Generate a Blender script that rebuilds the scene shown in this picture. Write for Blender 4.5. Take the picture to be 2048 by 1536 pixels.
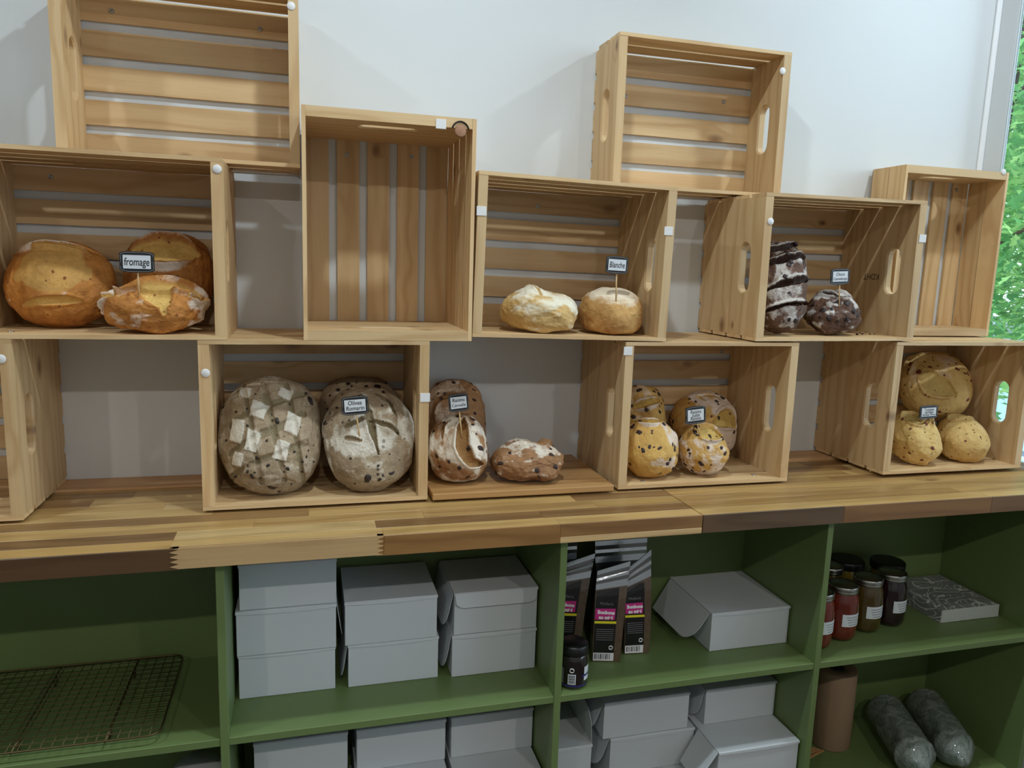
import bpy, bmesh, math, random
from mathutils import Vector, Matrix, noise

for o in list(bpy.data.objects):
    bpy.data.objects.remove(o)
random.seed(7)
SC = bpy.context.scene
COL = SC.collection
PI = math.pi

# ------------------------------------------------------------------ camera
# x runs along the back wall, y points into the wall (wall face at y = 0), z up from the worktop
CF = 1502.508
CC = Vector((0.6805948, -1.85187327, 0.51603499))
YAW, PITCH, ROLL = 0.27255261, 0.15592047, 0.03247861
FW = Vector((math.sin(YAW)*math.cos(PITCH), math.cos(YAW)*math.cos(PITCH), -math.sin(PITCH)))
RT0 = Vector((math.cos(YAW), -math.sin(YAW), 0))
UP0 = RT0.cross(FW)
RT = RT0*math.cos(ROLL) + UP0*math.sin(ROLL)
UP = -RT0*math.sin(ROLL) + UP0*math.cos(ROLL)
cd = bpy.data.cameras.new('camera')
cd.sensor_fit = 'HORIZONTAL'; cd.sensor_width = 36.0; cd.lens = CF/2048*36.0
cd.clip_start = 0.05; cd.clip_end = 100
cam = bpy.data.objects.new('camera', cd); COL.objects.link(cam)
cam.matrix_world = Matrix(((RT.x, UP.x, -FW.x, CC.x), (RT.y, UP.y, -FW.y, CC.y), (RT.z, UP.z, -FW.z, CC.z), (0, 0, 0, 1)))
SC.camera = cam

def _ray(u, v): return RT*((u-1024)/CF) - UP*((v-768)/CF) + FW
def pixY(u, v, y):
    d = _ray(u, v); return CC + d*((y-CC.y)/d.y)
def pixZ(u, v, z):
    d = _ray(u, v); return CC + d*((z-CC.z)/d.z)
def pixX(u, v, x):
    d = _ray(u, v); return CC + d*((x-CC.x)/d.x)
def pxscale(p): return CF/((Vector(p)-CC).dot(FW))

# ------------------------------------------------------------------ world, lights, exposure
vs = SC.view_settings
vs.view_transform = 'Standard'; vs.look = 'None'; vs.gamma = 1.0; vs.use_curve_mapping = False
vs.exposure = -0.22
W = bpy.data.worlds.new('sky'); SC.world = W; W.use_nodes = True
bg = W.node_tree.nodes['Background']
bg.inputs[0].default_value = (0.66, 0.84, 1.0, 1); bg.inputs[1].default_value = 5.0

LAMP_Z = 1.735
LAMPS_NEAR = [(-0.5, -0.82, 0.9), (1.0, -0.82, 1.1), (2.40, -0.70, 1.0)]     # recessed downlights along the display wall
LAMPS_FAR = [(-0.7, -2.9), (0.7, -2.9), (2.05, -2.9)]         # second row over the shop floor
LAMP_W_NEAR, LAMP_W_FAR = 12.0, 15.0
LAMP_COL_NEAR, LAMP_COL_FAR = (0.83, 0.94, 1.0), (1.0, 0.945, 0.88)

# ------------------------------------------------------------------ helpers
def tag(o, label=None, cat=None, group=None, kind=None):
    if label: o['label'] = label
    if cat: o['category'] = cat
    if group: o['group'] = group
    if kind: o['kind'] = kind
    return o
def empty(name, loc=(0, 0, 0), rot=(0, 0, 0), parent=None):
    o = bpy.data.objects.new(name, None); COL.objects.link(o)
    o.empty_display_size = 0.02
    o.location = loc; o.rotation_euler = rot
    if parent: o.parent = parent
    return o
def ob(name, me, mat=None, parent=None, loc=(0, 0, 0), rot=(0, 0, 0), smooth=False):
    o = bpy.data.objects.new(name, me); COL.objects.link(o)
    if mat is not None and not me.materials:
        me.materials.append(mat)
    o.location = loc; o.rotation_euler = rot
    if parent: o.parent = parent
    if smooth:
        for p in me.polygons: p.use_smooth = True
    return o
def mesh(bm, name='mesh', smooth=False, recalc=True):
    if recalc: bmesh.ops.recalc_face_normals(bm, faces=bm.faces)
    me = bpy.data.meshes.new(name); bm.to_mesh(me); bm.free()
    if smooth:
        for p in me.polygons: p.use_smooth = True
    return me
def pydata(name, v, f, smooth=False):
    me = bpy.data.meshes.new(name); me.from_pydata(v, [], f); me.update()
    if smooth:
        for p in me.polygons: p.use_smooth = True
    return me
def bbox(bm, x0, x1, y0, y1, z0, z1):
    vs_ = [bm.verts.new(p) for p in ((x0,y0,z0),(x1,y0,z0),(x1,y1,z0),(x0,y1,z0),(x0,y0,z1),(x1,y0,z1),(x1,y1,z1),(x0,y1,z1))]
    for f in ((0,3,2,1),(4,5,6,7),(0,1,5,4),(1,2,6,5),(2,3,7,6),(3,0,4,7)):
        bm.faces.new([vs_[i] for i in f])
def box_me(x0, x1, y0, y1, z0, z1, bev=0.0, seg=1, name='box'):
    bm = bmesh.new(); bbox(bm, x0, x1, y0, y1, z0, z1)
    if bev: bmesh.ops.bevel(bm, geom=bm.edges[:], offset=bev, segments=seg, profile=0.5, affect='EDGES')
    return mesh(bm, name)
def boxes_me(L, bev=0.0, name='boxes'):
    bm = bmesh.new()
    for b in L: bbox(bm, *b)
    if bev: bmesh.ops.bevel(bm, geom=bm.edges[:], offset=bev, segments=1, profile=0.5, affect='EDGES')
    return mesh(bm, name)
def lathe_me(prof, n=32, name='lathe', smooth=True):
    v, f = [], []
    for r, z in prof:
        for k in range(n):
            a = 2*PI*k/n; v.append((r*math.cos(a), r*math.sin(a), z))
    m = len(prof)
    for i in range(m-1):
        for k in range(n):
            f.append((i*n+k, i*n+(k+1) % n, (i+1)*n+(k+1) % n, (i+1)*n+k))
    if prof[0][0] > 1e-6: f.append(tuple(range(n))[::-1])
    if prof[-1][0] > 1e-6: f.append(tuple((m-1)*n+k for k in range(n)))
    me = pydata(name, v, f, smooth)
    return me
def tube_me(pts, r, n=6, name='tube', closed=False):
    pts = [Vector(p) for p in pts]; v, f = [], []
    m = len(pts); up = Vector((0, 0, 1))
    for i, p in enumerate(pts):
        a = pts[i-1] if (i > 0 or closed) else p
        b = pts[(i+1) % m] if (i < m-1 or closed) else p
        t = (b-a).normalized()
        s = t.cross(up)
        if s.length < 1e-4: s = t.cross(Vector((1, 0, 0)))
        s.normalize(); w = s.cross(t)
        for k in range(n):
            q = p + (s*math.cos(2*PI*k/n) + w*math.sin(2*PI*k/n))*r
            v.append(tuple(q))
    rng = m if closed else m-1
    for i in range(rng):
        j = (i+1) % m
        for k in range(n):
            f.append((i*n+k, i*n+(k+1) % n, j*n+(k+1) % n, j*n+k))
    if not closed:
        f.append(tuple(range(n))[::-1]); f.append(tuple((m-1)*n+k for k in range(n)))
    return pydata(name, v, f, True)
def sheet_me(outline, t, name='sheet'):
    """extrude a 2-D outline (x, z) to thickness t along y (centred)"""
    n = len(outline)
    v = [(x, -t/2, z) for x, z in outline] + [(x, t/2, z) for x, z in outline]
    f = [tuple(range(n)), tuple(range(2*n-1, n-1, -1))]
    for i in range(n):
        j = (i+1) % n; f.append((i, i+n, j+n, j))
    bm = bmesh.new(); vv = [bm.verts.new(p) for p in v]
    for q in f: bm.faces.new([vv[i] for i in q])
    return mesh(bm, name)
_tc = 0
def text_me(s, size, name='lettering', shear=0.0, bold=0.0, align='CENTER', ext=0.0003, space=1.0):
    global _tc; _tc += 1
    c = bpy.data.curves.new('txt%d' % _tc, 'FONT'); c.body = s; c.size = size; c.shear = shear
    c.offset = bold; c.align_x = align; c.extrude = ext; c.space_line = space; c.resolution_u = 3
    t = bpy.data.objects.new('txt%d' % _tc, c); COL.objects.link(t)
    dg = bpy.context.evaluated_depsgraph_get()
    me = bpy.data.meshes.new_from_object(t.evaluated_get(dg))
    bpy.data.objects.remove(t); bpy.data.curves.remove(c)
    return me

# ------------------------------------------------------------------ materials
def newmat(name):
    m = bpy.data.materials.new(name); m.use_nodes = True
    return m, m.node_tree.nodes, m.node_tree.links, m.node_tree.nodes['Principled BSDF']
def N(nodes, typ, **kw):
    n = nodes.new(typ)
    for k, v in kw.items():
        if k.startswith('i_'):
            key = k[2:]; key = int(key) if key.isdigit() else key
            n.inputs[key].default_value = v
        else: setattr(n, k, v)
    return n
def S2L(c):
    return tuple((x/12.92 if x <= 0.04045 else ((x+0.055)/1.055)**2.4) for x in (v/255 for v in c))
def rgb(c): return S2L(c) + (1.0,)
def plain(name, c, rough=0.5, metal=0.0, spec=0.5, bump=0.0, bscale=60, var=0.0, coat=0.0):
    m, n, l, p = newmat(name)
    p.inputs['Base Color'].default_value = rgb(c); p.inputs['Roughness'].default_value = rough
    p.inputs['Metallic'].default_value = metal; p.inputs['Specular IOR Level'].default_value = spec
    p.inputs['Coat Weight'].default_value = coat
    if bump or var:
        tc = N(n, 'ShaderNodeTexCoord'); ns = N(n, 'ShaderNodeTexNoise', i_Scale=bscale, i_Detail=4.0)
        l.new(tc.outputs['Object'], ns.inputs['Vector'])
        if bump:
            b = N(n, 'ShaderNodeBump', i_Strength=bump, i_Distance=0.002)
            l.new(ns.outputs['Fac'], b.inputs['Height']); l.new(b.outputs[0], p.inputs['Normal'])
        if var:
            h = N(n, 'ShaderNodeHueSaturation'); h.inputs['Color'].default_value = rgb(c)
            mp = N(n, 'ShaderNodeMapRange'); mp.inputs[3].default_value = 1-var; mp.inputs[4].default_value = 1+var
            l.new(ns.outputs['Fac'], mp.inputs[0]); l.new(mp.outputs[0], h.inputs['Value'])
            l.new(h.outputs[0], p.inputs['Base Color'])
    return m
def mixc(n, l, fac, a, b, blend='MIX'):
    m = N(n, 'ShaderNodeMix', data_type='RGBA', blend_type=blend)
    for sock, val in ((m.inputs[0], fac), (m.inputs[6], a), (m.inputs[7], b)):
        if hasattr(val, 'links'): l.new(val, sock)
        else: sock.default_value = val
    return m.outputs[2]
def math_(n, l, op, a, b=None, c=None, clamp=False):
    m = N(n, 'ShaderNodeMath', operation=op); m.use_clamp = clamp
    for i, v in enumerate((a, b, c)):
        if v is None: continue
        if hasattr(v, 'links'): l.new(v, m.inputs[i])
        else: m.inputs[i].default_value = v
    return m.outputs[0]
def ramp(n, l, fac, stops):
    r = N(n, 'ShaderNodeValToRGB'); e = r.color_ramp.elements
    while len(e) < len(stops): e.new(0.5)
    for el, (p, c) in zip(e, stops): el.position = p; el.color = c
    l.new(fac, r.inputs[0]); return r.outputs[0]

def wood(name, light, dark, knot=None, rings=70.0, use_objcol=False, rough=0.55, knots=0.5, grain=1.0, coat=0.0, vary=0.12):
    """long grain along local X; every object gets its own cut through the pattern"""
    m, n, l, p = newmat(name)
    tc = N(n, 'ShaderNodeTexCoord'); oi = N(n, 'ShaderNodeObjectInfo')
    off = N(n, 'ShaderNodeCombineXYZ')
    l.new(math_(n, l, 'MULTIPLY', oi.outputs['Random'], 37.0), off.inputs[0])
    l.new(math_(n, l, 'MULTIPLY', oi.outputs['Random'], 11.3), off.inputs[1])
    l.new(math_(n, l, 'MULTIPLY', oi.outputs['Random'], 5.7), off.inputs[2])
    add = N(n, 'ShaderNodeVectorMath', operation='ADD'); l.new(tc.outputs['Object'], add.inputs[0]); l.new(off.outputs[0], add.inputs[1])
    mp = N(n, 'ShaderNodeVectorMath', operation='MULTIPLY'); mp.inputs[1].default_value = (0.9, 7.0, 7.0); l.new(add.outputs[0], mp.inputs[0])
    big = N(n, 'ShaderNodeTexNoise', i_Scale=1.6, i_Detail=2.0); l.new(mp.outputs[0], big.inputs['Vector'])
    # knots
    kp = N(n, 'ShaderNodeVectorMath', operation='MULTIPLY'); kp.inputs[1].default_value = (8.0, 14.0, 3.0); l.new(add.outputs[0], kp.inputs[0])
    vo = N(n, 'ShaderNodeTexVoronoi', i_Scale=1.0); l.new(kp.outputs[0], vo.inputs['Vector'])
    sep = N(n, 'ShaderNodeSeparateColor'); l.new(vo.outputs['Color'], sep.inputs[0])
    gate = math_(n, l, 'GREATER_THAN', sep.outputs[0], 1.0-knots*0.8)
    sz = math_(n, l, 'MULTIPLY_ADD', sep.outputs[1], 0.16, 0.06)
    kd = math_(n, l, 'DIVIDE', vo.outputs['Distance'], sz)
    halo = math_(n, l, 'MULTIPLY', gate, math_(n, l, 'SUBTRACT', 1.0, math_(n, l, 'DIVIDE', kd, 3.0), clamp=True))
    core = math_(n, l, 'MULTIPLY', gate, math_(n, l, 'SUBTRACT', 1.3, kd, clamp=True))
    # rings
    sx = N(n, 'ShaderNodeSeparateXYZ'); l.new(add.outputs[0], sx.inputs[0])
    yz = math_(n, l, 'MULTIPLY_ADD', sx.outputs[2], 0.7, sx.outputs[1])
    ph = math_(n, l, 'MULTIPLY_ADD', yz, rings*2.2, math_(n, l, 'MULTIPLY', big.outputs['Fac'], 26.0))
    ph = math_(n, l, 'MULTIPLY_ADD', halo, 5.0, ph)
    s = math_(n, l, 'SINE', ph)
    s = math_(n, l, 'MULTIPLY_ADD', s, 0.5, 0.5)
    s = math_(n, l, 'POWER', s, 2.2)
    fm = N(n, 'ShaderNodeVectorMath', operation='MULTIPLY'); fm.inputs[1].default_value = (9.0, 380.0, 380.0); l.new(add.outputs[0], fm.inputs[0])
    fine = N(n, 'ShaderNodeTexNoise', i_Scale=1.0, i_Detail=3.0); l.new(fm.outputs[0], fine.inputs['Vector'])
    g = math_(n, l, 'MULTIPLY_ADD', fine.outputs['Fac'], 0.55*grain, math_(n, l, 'MULTIPLY', s, 0.5*grain))
    if use_objcol:
        dk = N(n, 'ShaderNodeMix', data_type='RGBA', blend_type='MULTIPLY'); dk.inputs[0].default_value = 1.0
        l.new(oi.outputs['Color'], dk.inputs[6]); dk.inputs[7].default_value = dark + (1,) if len(dark) == 3 else dark
        c = mixc(n, l, g, oi.outputs['Color'], dk.outputs[2])
    else:
        c = mixc(n, l, g, rgb(light), rgb(dark))
    if knot:
        c = mixc(n, l, math_(n, l, 'MULTIPLY', halo, 0.35), c, rgb(dark) if not use_objcol else rgb(knot))
        c = mixc(n, l, math_(n, l, 'MULTIPLY', core, 0.85), c, rgb(knot))
    hs = N(n, 'ShaderNodeHueSaturation'); l.new(c, hs.inputs['Color'])
    mr = N(n, 'ShaderNodeMapRange'); mr.inputs[3].default_value = 1-vary; mr.inputs[4].default_value = 1+vary
    l.new(oi.outputs['Random'], mr.inputs[0]); l.new(mr.outputs[0], hs.inputs['Value'])
    l.new(hs.outputs[0], p.inputs['Base Color'])
    p.inputs['Roughness'].default_value = rough; p.inputs['Coat Weight'].default_value = coat
    p.inputs['Coat Roughness'].default_value = 0.3
    b = N(n, 'ShaderNodeBump', i_Strength=0.12, i_Distance=0.001); l.new(fine.outputs['Fac'], b.inputs['Height']); l.new(b.outputs[0], p.inputs['Normal'])
    return m

M = {}
M['pine'] = wood('pine', (220, 190, 144), (192, 154, 106), (110, 72, 42), knots=0.5)
M['acacia'] = wood('acacia', (0, 0, 0), (0.58, 0.52, 0.46), (70, 42, 22), rings=45, use_objcol=True, rough=0.38, knots=0.06, coat=0.15, vary=0.08)
M['bamboo'] = wood('bamboo', (186, 144, 92), (150, 106, 60), (100, 66, 36), rings=60, knots=0.12, rough=0.45)
M['stick'] = plain('stick_wood', (214, 180, 128), 0.6)
M['wall'] = plain('wall_paint', (212, 216, 218), 0.32, spec=0.4, bump=0.02, bscale=220)
M['ceil'] = plain('ceiling_paint', (226, 226, 222), 0.8)
M['floor'] = plain('floor_tile', (88, 82, 76), 0.5, var=0.1, bscale=6)
M['green'] = plain('green_paint', (104, 124, 74), 0.42, bump=0.05, bscale=140, var=0.03)
M['white'] = plain('white_plastic', (226, 224, 222), 0.5)
M['metal'] = plain('steel', (190, 190, 186), 0.3, metal=1.0)
M['black'] = plain('black_hole', (12, 12, 12), 0.6)

# ------------------------------------------------------------------ room shell
XR, XL, YB, ZF, ZC = 2.617, -2.6, -4.6, -0.92, 1.75
def struct(name, me, mat, label=None):
    o = ob(name, me, mat); o['kind'] = 'structure'
    if label: o['label'] = label
    return o
struct('wall_back', box_me(XL-0.1, XR+0.012, 0, 0.12, ZF, ZC), M['wall'])
struct('floor', box_me(XL-0.1, XR+0.12, YB-0.1, 0.12, ZF-0.1, ZF), M['floor'])
struct('ceiling', box_me(XL-0.1, XR+0.12, YB-0.1, 0.12, ZC, ZC+0.1), M['ceil'])
struct('wall_left', box_me(XL-0.1, XL, YB, 0, ZF, ZC), M['wall'])
struct('wall_front', box_me(XL-0.1, XR+0.12, YB-0.1, YB, ZF, ZC), M['wall'])
# right wall with a tall window starting 6 cm from the corner
WY0, WY1, WZ0, WZ1 = -2.3, -0.064, 0.005, 1.66
struct('wall_right', boxes_me([(XR, XR+0.12, YB, WY0, ZF, ZC), (XR, XR+0.012, WY1, 0, ZF, ZC), (XR, XR+0.12, WY0, WY1, ZF, WZ0), (XR, XR+0.12, WY0, WY1, WZ1, ZC)]), M['wall'])
M['bead'] = plain('corner_bead_paint', (236, 238, 240), 0.3)
struct('trim_1', box_me(XR-0.018, XR, -0.008, 0, 0.0, ZC, 0.003, 2), M['bead'], 'white corner trim beside the window')
M['alu'] = plain('window_frame_paint', (196, 204, 206), 0.35)
m, n, l, p = newmat('window_glass'); M['glass'] = m
gl = N(n, 'ShaderNodeBsdfTransparent'); gs = N(n, 'ShaderNodeBsdfGlossy'); gs.inputs['Roughness'].default_value = 0.02
fr = N(n, 'ShaderNodeFresnel', i_IOR=1.3); mx = N(n, 'ShaderNodeMixShader'); l.new(fr.outputs[0], mx.inputs[0]); l.new(gl.outputs[0], mx.inputs[1]); l.new(gs.outputs[0], mx.inputs[2])
l.new(mx.outputs[0], n['Material Output'].inputs[0])
win = empty('window_1', (XR+0.002, (WY0+WY1)/2, WZ0)); tag(win, 'tall window with foliage behind beside the corner', kind='structure')
hw = (WY1-WY0)/2; hh = WZ1-WZ0
ob('window_frame', boxes_me([(0.0, 0.05, -hw, -hw+0.03, 0, hh), (0.0, 0.01, hw-0.004, hw-0.0005, 0, hh), (0.0, 0.03, -hw, hw-0.001, 0, 0.012), (0.0, 0.03, -hw, hw-0.001, hh-0.04, hh), (0.0, 0.03, -0.02, 0.02, 0, hh)]), M['alu'], win)
for a, b in ((-hw+0.03, -0.02), (0.02, hw-0.004)):
    ob('pane', box_me(0.004, 0.008, a, b, 0.012, hh-0.04), M['glass'], win)

# ceiling downlights
M['lampface'] = newmat('lamp_diffuser')[0]
pp = M['lampface'].node_tree.nodes['Principled BSDF']; pp.inputs['Emission Color'].default_value = (1, 0.9, 0.78, 1); pp.inputs['Emission Strength'].default_value = 4.0
M['lampring'] = plain('lamp_ring', (235, 235, 232), 0.4)
ring_me = lathe_me([(0.05, 0.0), (0.075, 0.0), (0.078, 0.006), (0.07, 0.012), (0.05, 0.014)], 28, 'lamp_ring')
face_me = lathe_me([(0.0, 0.008), (0.05, 0.008)], 28, 'lamp_face')
def downlight(x, y, power, label, col):
    t = empty('ceiling_light', (x, y, ZC-0.0145)); tag(t, label, 'light', 'recessed ceiling lights')
    ob('trim_ring', ring_me, M['lampring'], t); ob('diffuser', face_me, M['lampface'], t)
    ld = bpy.data.lights.new('downlight', 'AREA'); ld.shape = 'DISK'; ld.size = 0.075; ld.energy = power; ld.color = col
    lo = bpy.data.objects.new('lamp_light', ld); COL.objects.link(lo); lo.parent = t; lo.location = (0, 0, -0.004)
for x, y, k in LAMPS_NEAR: downlight(x, y, LAMP_W_NEAR*k, 'round recessed ceiling downlight close to the crate wall', LAMP_COL_NEAR)
for x, y in LAMPS_FAR: downlight(x, y, LAMP_W_FAR, 'round recessed ceiling downlight over the middle of the room', LAMP_COL_FAR)

# ------------------------------------------------------------------ worktop (butcher block staves)
CY, CT = -0.4696, 0.0405
ROWS = [(-0.4696, -0.4656), (-0.4656, -0.4246), (-0.4246, -0.3796), (-0.3796, -0.3296), (-0.3296, -0.2846), (-0.2846, -0.2396), (-0.2396, -0.1946), (-0.1946, -0.1446), (-0.1446, -0.0946), (-0.0946, -0.0446), (-0.0446, -0.001)]
PAL = [(182, 146, 92), (200, 164, 104), (156, 120, 74), (214, 184, 128), (188, 152, 94), (168, 132, 80), (206, 172, 112), (140, 106, 66)]
def fx(u): return pixY(u, 1117 - 0.0622*u, CY).x
JX = 1.503
def stave(parent, x0, x1, y0, y1, c, zz=0.0, me=None):
    L = x1-x0
    me = me or box_me(-L/2, L/2, y0, y1, -CT, zz, 0.0007)
    o = ob('stave', me, M['acacia'], parent, ((x0+x1)/2, 0, 0)); o.color = rgb(c)
    return o
rs = random.Random(3)
wt = [(-1.30, JX-0.0012), (JX+0.0012, 2.612)]
for wi, (wx0, wx1) in enumerate(wt):
    w = empty('worktop', (0, 0, 0))
    tag(w, ['long left worktop of light and dark acacia staves under the bread crates', 'right worktop of acacia staves running to the window'][wi], 'worktop')
    for ri, (y0, y1) in enumerate(ROWS):
        if ri == 0:
            if wi == 0: segs = [(wx0, fx(338), (96, 70, 44)), (fx(338), fx(768), (206, 172, 122)), (fx(768), fx(1122), (158, 116, 66)), (fx(1122), wx1, (150, 110, 66))]
            else: segs = [(wx0, fx(1690), (104, 80, 56)), (fx(1690), fx(1985), (142, 102, 60)), (fx(1985), wx1, (120, 88, 58))]
            for si, (a, b, c) in enumerate(segs):
                if wi == 0 and si == 1:      # finger-jointed pale stave
                    y1_ = y1; y1 = y0 + 0.0124
                    T = 9; out = [(a+0.016, -CT)]
                    L = b-a; cx = (a+b)/2
                    out = [(-L/2, -CT)]
                    left = []
                    for k in range(T):
                        z = -CT + (k+0.5)*CT/T
                        left.append((-L/2 + (0.0155 if k % 2 == 0 else 0.0), z))
                    out = left + [(-L/2+0.004, 0.0), (L/2, 0.0)] + [(L/2 - (0.013 if k % 2 else 0.0), -(k+0.5)*CT/T) for k in range(T)]
                    me = sheet_me(out, y1-y0); 
                    for v in me.vertices: v.co.y += (y0+y1)/2 - 0.0003
                    stave(w, a, b, y0, y1, c, me=me)
                    stave(w, a+0.0, a+0.0156, y0+0.0003, y1, (96, 70, 44)); stave(w, b-0.0132, b, y0+0.0003, y1, (158, 116, 66)); y1 = y1_
                elif wi == 0 and si == 3:
                    L = b-a
                    stave(w, a, b, y0, y1, c, me=box_me(-L/2, L/2, y0, y1, -CT*0.68, 0, 0.0006))
                    stave(w, a, b, y0, y1, (214, 180, 128), me=box_me(-L/2, L/2, y0-0.0002, y1, -CT, -CT*0.68, 0.0006))
                else: stave(w, a, b, y0, y1, c)
        elif ri == 1:
            for si, (a, b, c) in enumerate(segs):
                pale = wi == 0 and si == 1
                stave(w, a, b, y0 + (0.0085 if pale else 0), y1, [(200, 162, 98), (206, 172, 112), (202, 166, 104), (206, 170, 110)][(si+wi) % 4])
        else:
            x = wx0
            while x < wx1 - 0.02:
                L = rs.uniform(0.28, 0.62); e = min(x+L, wx1)
                if wx1-e < 0.12: e = wx1
                stave(w, x, e, y0, y1, rs.choice(PAL)); x = e
M['strip'] = wood('strip_wood', (214, 172, 126), (190, 146, 102), (140, 96, 62), knots=0.1)
st = ob('trim_2', box_me(-1.3, 2.60, -0.086, -0.0005, 0.0, 0.0058, 0.0008), M['strip']); tag(st, 'flat wooden strip along the back of the worktop', kind='structure')

# ------------------------------------------------------------------ crates
CW, CH, TS, TP = 0.457, 0.3472, 0.0082, 0.0205
SLOT_L, SLOT_W = 0.118, 0.043
def slat_mesh(w, seed):
    r = random.Random(seed); bm = bmesh.new()
    n = 6; vs_ = []
    for i in range(n+1):
        x = -CW/2 + CW*i/n
        for (y, z) in ((-w/2, 0), (w/2, 0), (w/2, TS), (-w/2, TS)):
            vs_.append(bm.verts.new((x, y + r.uniform(-.0004, .0004), z + r.uniform(-.0002, .0002))))
    for i in range(n):
        for k in range(4):
            a, b = i*4+k, i*4+(k+1) % 4
            bm.faces.new([vs_[a], vs_[b], vs_[b+4], vs_[a+4]])
    bm.faces.new(vs_[0:4]); bm.faces.new(vs_[-4:])
    bmesh.ops.bevel(bm, geom=[e for e in bm.edges if e.is_manifold and e.calc_face_angle(0) > 0.6], offset=0.0009, segments=1, profile=0.5, affect='EDGES')
    return mesh(bm, 'slat')
SIDE_W, BACK_W = 0.0595, 0.0512
SLATS = [slat_mesh(SIDE_W, k) for k in range(3)]
BSLATS = [slat_mesh(BACK_W, 10+k) for k in range(3)]
SH_W = 0.0590
def panel_mesh(length, depth, slot_from_front):
    """board: local x = length, y = depth (front -> back), z = thickness; hand slot cut through"""
    cx, cy = 0.0, -depth/2 + slot_from_front
    X0, X1, Y0, Y1 = -length/2, length/2, -depth/2, depth/2
    angs = sorted(set([2*PI*k/40 for k in range(40)] + [math.atan2(y-cy, x-cx) % (2*PI) for x in (X0, X1) for y in (Y0, Y1)]))
    def rect(a):
        dx, dy = math.cos(a), math.sin(a); t = 1e9
        if dx > 1e-9: t = min(t, (X1-cx)/dx)
        if dx < -1e-9: t = min(t, (X0-cx)/dx)
        if dy > 1e-9: t = min(t, (Y1-cy)/dy)
        if dy < -1e-9: t = min(t, (Y0-cy)/dy)
        return (cx+dx*t, cy+dy*t)
    def slot(a, g):
        R = SLOT_W/2+g; h = SLOT_L/2-SLOT_W/2; dx, dy = math.cos(a), math.sin(a)
        if abs(dy) > 1e-9:
            t = R/abs(dy)
            if abs(dx*t) <= h: return (cx+dx*t, cy+dy*t)
        s = h if dx > 0 else -h
        b = dx*s; t = b + math.sqrt(max(b*b-(s*s-R*R), 0)); return (cx+dx*t, cy+dy*t)
    rings = []
    bv = 0.0035
    for fn, z in ((lambda a: rect(a), 0), (lambda a: slot(a, bv), 0), (lambda a: slot(a, 0), bv), (lambda a: slot(a, 0), TP-bv), (lambda a: slot(a, bv), TP), (lambda a: rect(a), TP)):
        rings.append([fn(a)+(z,) for a in angs])
    n = len(angs); v = [q for r_ in rings for q in r_]; f = []
    for i in range(6):
        j = (i+1) % 6
        for k in range(n):
            f.append((i*n+k, i*n+(k+1) % n, j*n+(k+1) % n, j*n+k))
    bm = bmesh.new(); vv = [bm.verts.new(q) for q in v]
    for q in f: bm.faces.new([vv[i] for i in q])
    me = mesh(bm, 'end_panel')
    return me
PANELS = {}
washer = lathe_me([(0.0, 0.0012), (0.0022, 0.0014), (0.0024, 0.0004), (0.0034, 0.0004), (0.0036, 0.0018), (0.0052, 0.0016), (0.0056, 0.0)], 18, 'screw')
dot_me = lathe_me([(0.0, 0.0018), (0.0072, 0.0018), (0.0082, 0.0010), (0.0085, 0.0)], 20, 'felt_dot')
tab_me = box_me(-0.0105, 0.0105, -0.0095, 0.0095, 0, 0.0012, 0.0003, name='tape_tab')
CR = {}
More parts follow.
